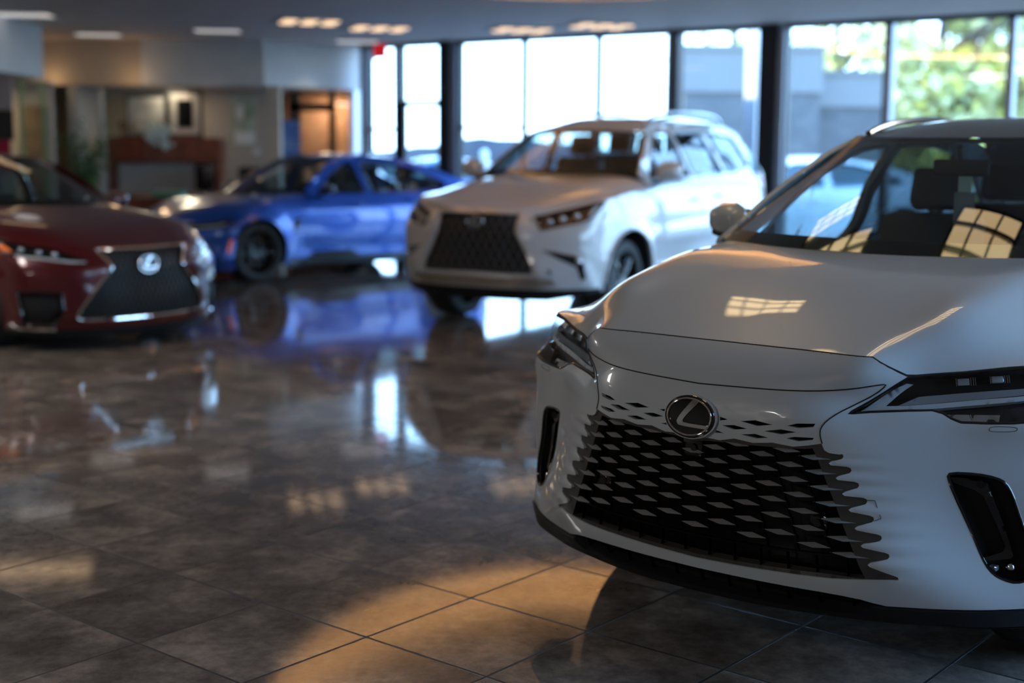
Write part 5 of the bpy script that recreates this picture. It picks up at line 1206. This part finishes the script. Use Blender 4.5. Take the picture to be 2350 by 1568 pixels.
def outside(cars):
    m = MB(); m.box((-120, -60, -.30), (160, 220, -.125)); o = m.build('ground', M['asphalt']); o['kind'] = 'structure'; o['label'] = 'pale paving outside the showroom'
    # grey building with a split-block base
    t = thing('boundary_wall', 'grey rendered wall with a darker block base outside the windows', 'wall', (0, 0, 0))
    m = MB(); m.box((3.44, 28.0, 2.72), (6.28, 28.8, 3.62)); m.box((6.28, 29.2, 2.48), (7.9, 29.9, 3.22)); m.build('upper_wall', M['concrete'], t)
    m = MB(); m.box((3.47, 28.05, -.12), (6.23, 28.75, 2.72)); m.box((6.28, 29.25, -.12), (7.87, 29.85, 2.48)); m.build('block_base', M['brick_grey'], t)
    m = MB(); m.box((3.40, 27.95, 3.56), (6.33, 28.85, 3.66)); m.box((6.3, 29.15, 3.16), (7.95, 29.95, 3.24)); m.build('coping', M['concrete'], t)
    # white post
    t = thing('canopy_post', 'bright white sunlit post just outside the dark window column', 'post', WM@Vector((4.21, 1.1, -.12)), math.atan2(DV.y, DV.x))
    m = MB(); m.box((-.095, -.095, 0), (.095, .095, 4.2), .01); m.box((-.16, -.16, 0), (.16, .16, .05)); m.build('shaft', M['sunwhite'], t)
    t = thing('bollard', 'short white bollard outside the first tall window', 'bollard', WM@Vector((-1.79, 3.0, -.12))); m = MB(); m.cyl((0, 0, 0), .075, 1.58, 20); m.ball((0, 0, 1.58), .075); m.build('post', M['sunwhite'], t, True)
    # hills far away
    xs = np.linspace(-70, 60, 90); m = MB(); A = []; B = []; C = []
    for x in xs:
        h = 1.75+.35*math.sin(x*.21+1)+.2*math.sin(x*.5)+.12*math.sin(x*1.3)+1.0*math.exp(-((x+3)/3.5)**2)
        A.append(m.bm.verts.new((x, 118, -.12))); B.append(m.bm.verts.new((x, 122, max(.6, h)))); C.append(m.bm.verts.new((x, 150, -.12)))
    for i in range(len(xs)-1): m.bm.faces.new((A[i], A[i+1], B[i+1], B[i])); m.bm.faces.new((B[i], B[i+1], C[i+1], C[i]))
    o = m.build('hillside', M['hill'], None, True); o['kind'] = 'structure'; o['label'] = 'low wooded hills on the skyline, tinted with blue haze'
    # trees
    tree('tree', 'large yellow-green tree filling the right-hand window', 11.2, 36, 7.6, 6.0, [M['leaf_y'], M['leaf_g'], M['leaf_g']], 4, 1700, low=.05)
    tree('tree', 'dark green bushy tree right of the yellow-green tree', 17.0, 45, 6.3, 5.4, [M['leaf_d'], M['leaf_g']], 8, 1700, low=.0)
    tree('tree', 'yellow-leaved tree rising behind the grey building', 9.6, 41, 7.0, 3.6, [M['leaf_y'], M['leaf_g']], 15, 500)
    tree('tree', 'thin leaved tree behind the left end of the grey building', 7.8, 49, 8.4, 4.6, [M['leaf_g'], M['leaf_y']], 21, 260)
    tree('tree', 'reddish brown tree at the right picture edge', 17.0, 37, 5.4, 4.0, [M['leaf_r'], M['leaf_d']], 33, 1200, low=.0)
    # cars parked outside
    ls, m3 = cars
    sw = {M['red_paint']: M['out_white'], M['blue_paint']: M['out_white']}
    c = copy_tree(ls, None, sw); c.location = (1.9, 22.9, -.125); c.rotation_euler = (0, 0, -1.60); c.scale = (1.08,)*3; c['label'] = 'pale blue-white car parked outside right of the dark window column'
    sw2 = {M['red_paint']: M['out_blue'], M['blue_paint']: M['out_blue']}
    c = copy_tree(m3, None, sw2); c.location = (-4.2, 30.5, -.125); c.rotation_euler = (0, 0, -1.35); c['label'] = 'dark blue car parked outside behind the glass door'
    c = copy_tree(ls, None, sw); c.location = (-1.9, 38.5, -.125); c.rotation_euler = (0, 0, 1.5); c['label'] = 'pale car parked far outside beyond the first tall window'
# ------------------------------------------------------------------ assemble
M['frame_brown'] = pbr('brown_window_frame', (.10, .07, .045), .6)
M['green_edge'] = pbr('green_glass_edge', (.25, .36, .16), .3)
M['alu_pale'] = pbr('pale_aluminium', (.55, .56, .52), .4, .3)
M['poster_pink'] = pbr('faded_pink_print', (.36, .30, .29), .7)
M['mount_grey'] = pbr('pale_picture_mount', (.42, .39, .35), .8)
M['amber_shade'] = pbr('amber_lamp_shade', (.5, .25, .1), .6, emit=(1, .45, .15), es=.5)
M['leaf_r'] = pbr('reddish_leaf', (.28, .14, .09), .7, var=.4, vscale=2)
M['out_white'] = pbr('white_outdoor_paint', (.70, .72, .74), .3, 0, 1)
M['out_blue'] = pbr('dark_blue_outdoor_paint', (.05, .12, .25), .3, .2, 1)
M['bronze_trim'] = pbr('satin_bronze_trim', (.30, .26, .22), .35, .6)
M['tray'] = pbr('cream_dome_paint', (.62, .50, .36), .7, var=.04)
M['cove'] = pbr('warm_cove_tube', (.8, .7, .5), .5, emit=(1.0, .66, .34), es=16)
def world():
    w = bpy.data.worlds.new('sky'); SC.world = w; w.use_nodes = True; N = w.node_tree.nodes; L = w.node_tree.links
    bg = N['Background']; tc = N.new('ShaderNodeTexCoord'); sx = N.new('ShaderNodeSeparateXYZ'); L.new(tc.outputs['Generated'], sx.inputs[0])
    r = N.new('ShaderNodeValToRGB'); e = r.color_ramp.elements
    e[0].position = .0; e[0].color = (.48, .72, 1.0, 1); e[1].position = .75; e[1].color = (.15, .38, .9, 1)
    q = e.new(.22); q.color = (.34, .61, 1.0, 1)
    L.new(sx.outputs['Z'], r.inputs['Fac']); L.new(r.outputs[0], bg.inputs[0]); bg.inputs[1].default_value = SKY
SKY = 8.0; FILLW = 50
world()
def camera():
    F, pitch, roll, H = 3114.407, .14002941, .00699935, 1.52
    c = bpy.data.cameras.new('camera'); o = bpy.data.objects.new('camera', c); COL.objects.link(o)
    c.sensor_width = 36; c.lens = F/2350*36; c.clip_start = .05; c.clip_end = 500
    cp, sp = math.cos(pitch), math.sin(pitch)
    right = Vector((1, 0, 0)); fwd = Vector((0, cp, -sp)); up = Vector((0, sp, cp))
    cr, sr = math.cos(roll), math.sin(roll)
    # image x,y = rotation of the level axes by the roll
    r2 = right*cr+up*sr; u2 = up*cr-right*sr
    m = Matrix(((r2.x, u2.x, -fwd.x, 0), (r2.y, u2.y, -fwd.y, 0), (r2.z, u2.z, -fwd.z, H), (0, 0, 0, 1)))
    o.matrix_world = m
    c.dof.use_dof = True; c.dof.focus_distance = 3.82; c.dof.aperture_fstop = 1.5
    SC.camera = o
camera()
SC.view_settings.view_transform = 'Standard'; SC.view_settings.look = 'None'; SC.view_settings.gamma = 1; SC.view_settings.use_curve_mapping = False; SC.view_settings.exposure = 0.45
SC.cycles.max_bounces = 8; SC.cycles.diffuse_bounces = 3; SC.cycles.glossy_bounces = 4; SC.cycles.transparent_max_bounces = 12; SC.cycles.transmission_bounces = 4
SC.cycles.caustics_reflective = False; SC.cycles.caustics_refractive = False; SC.cycles.sample_clamp_indirect = 6
room(); window_wall(); ceiling_lights()
offices(); office_lights()
build_rx(); build_gx(); _ls = build_ls()[0]; _m3 = build_m3()[0]
outside((_ls, _m3))
sun = lamp('sun', 'SUN', (20, 10, 30), 8.0, (1, .93, .80)); sun.data.angle = .01; sun.rotation_euler = Vector((.80, .0, -.60)).to_track_quat('-Z', 'Y').to_euler()
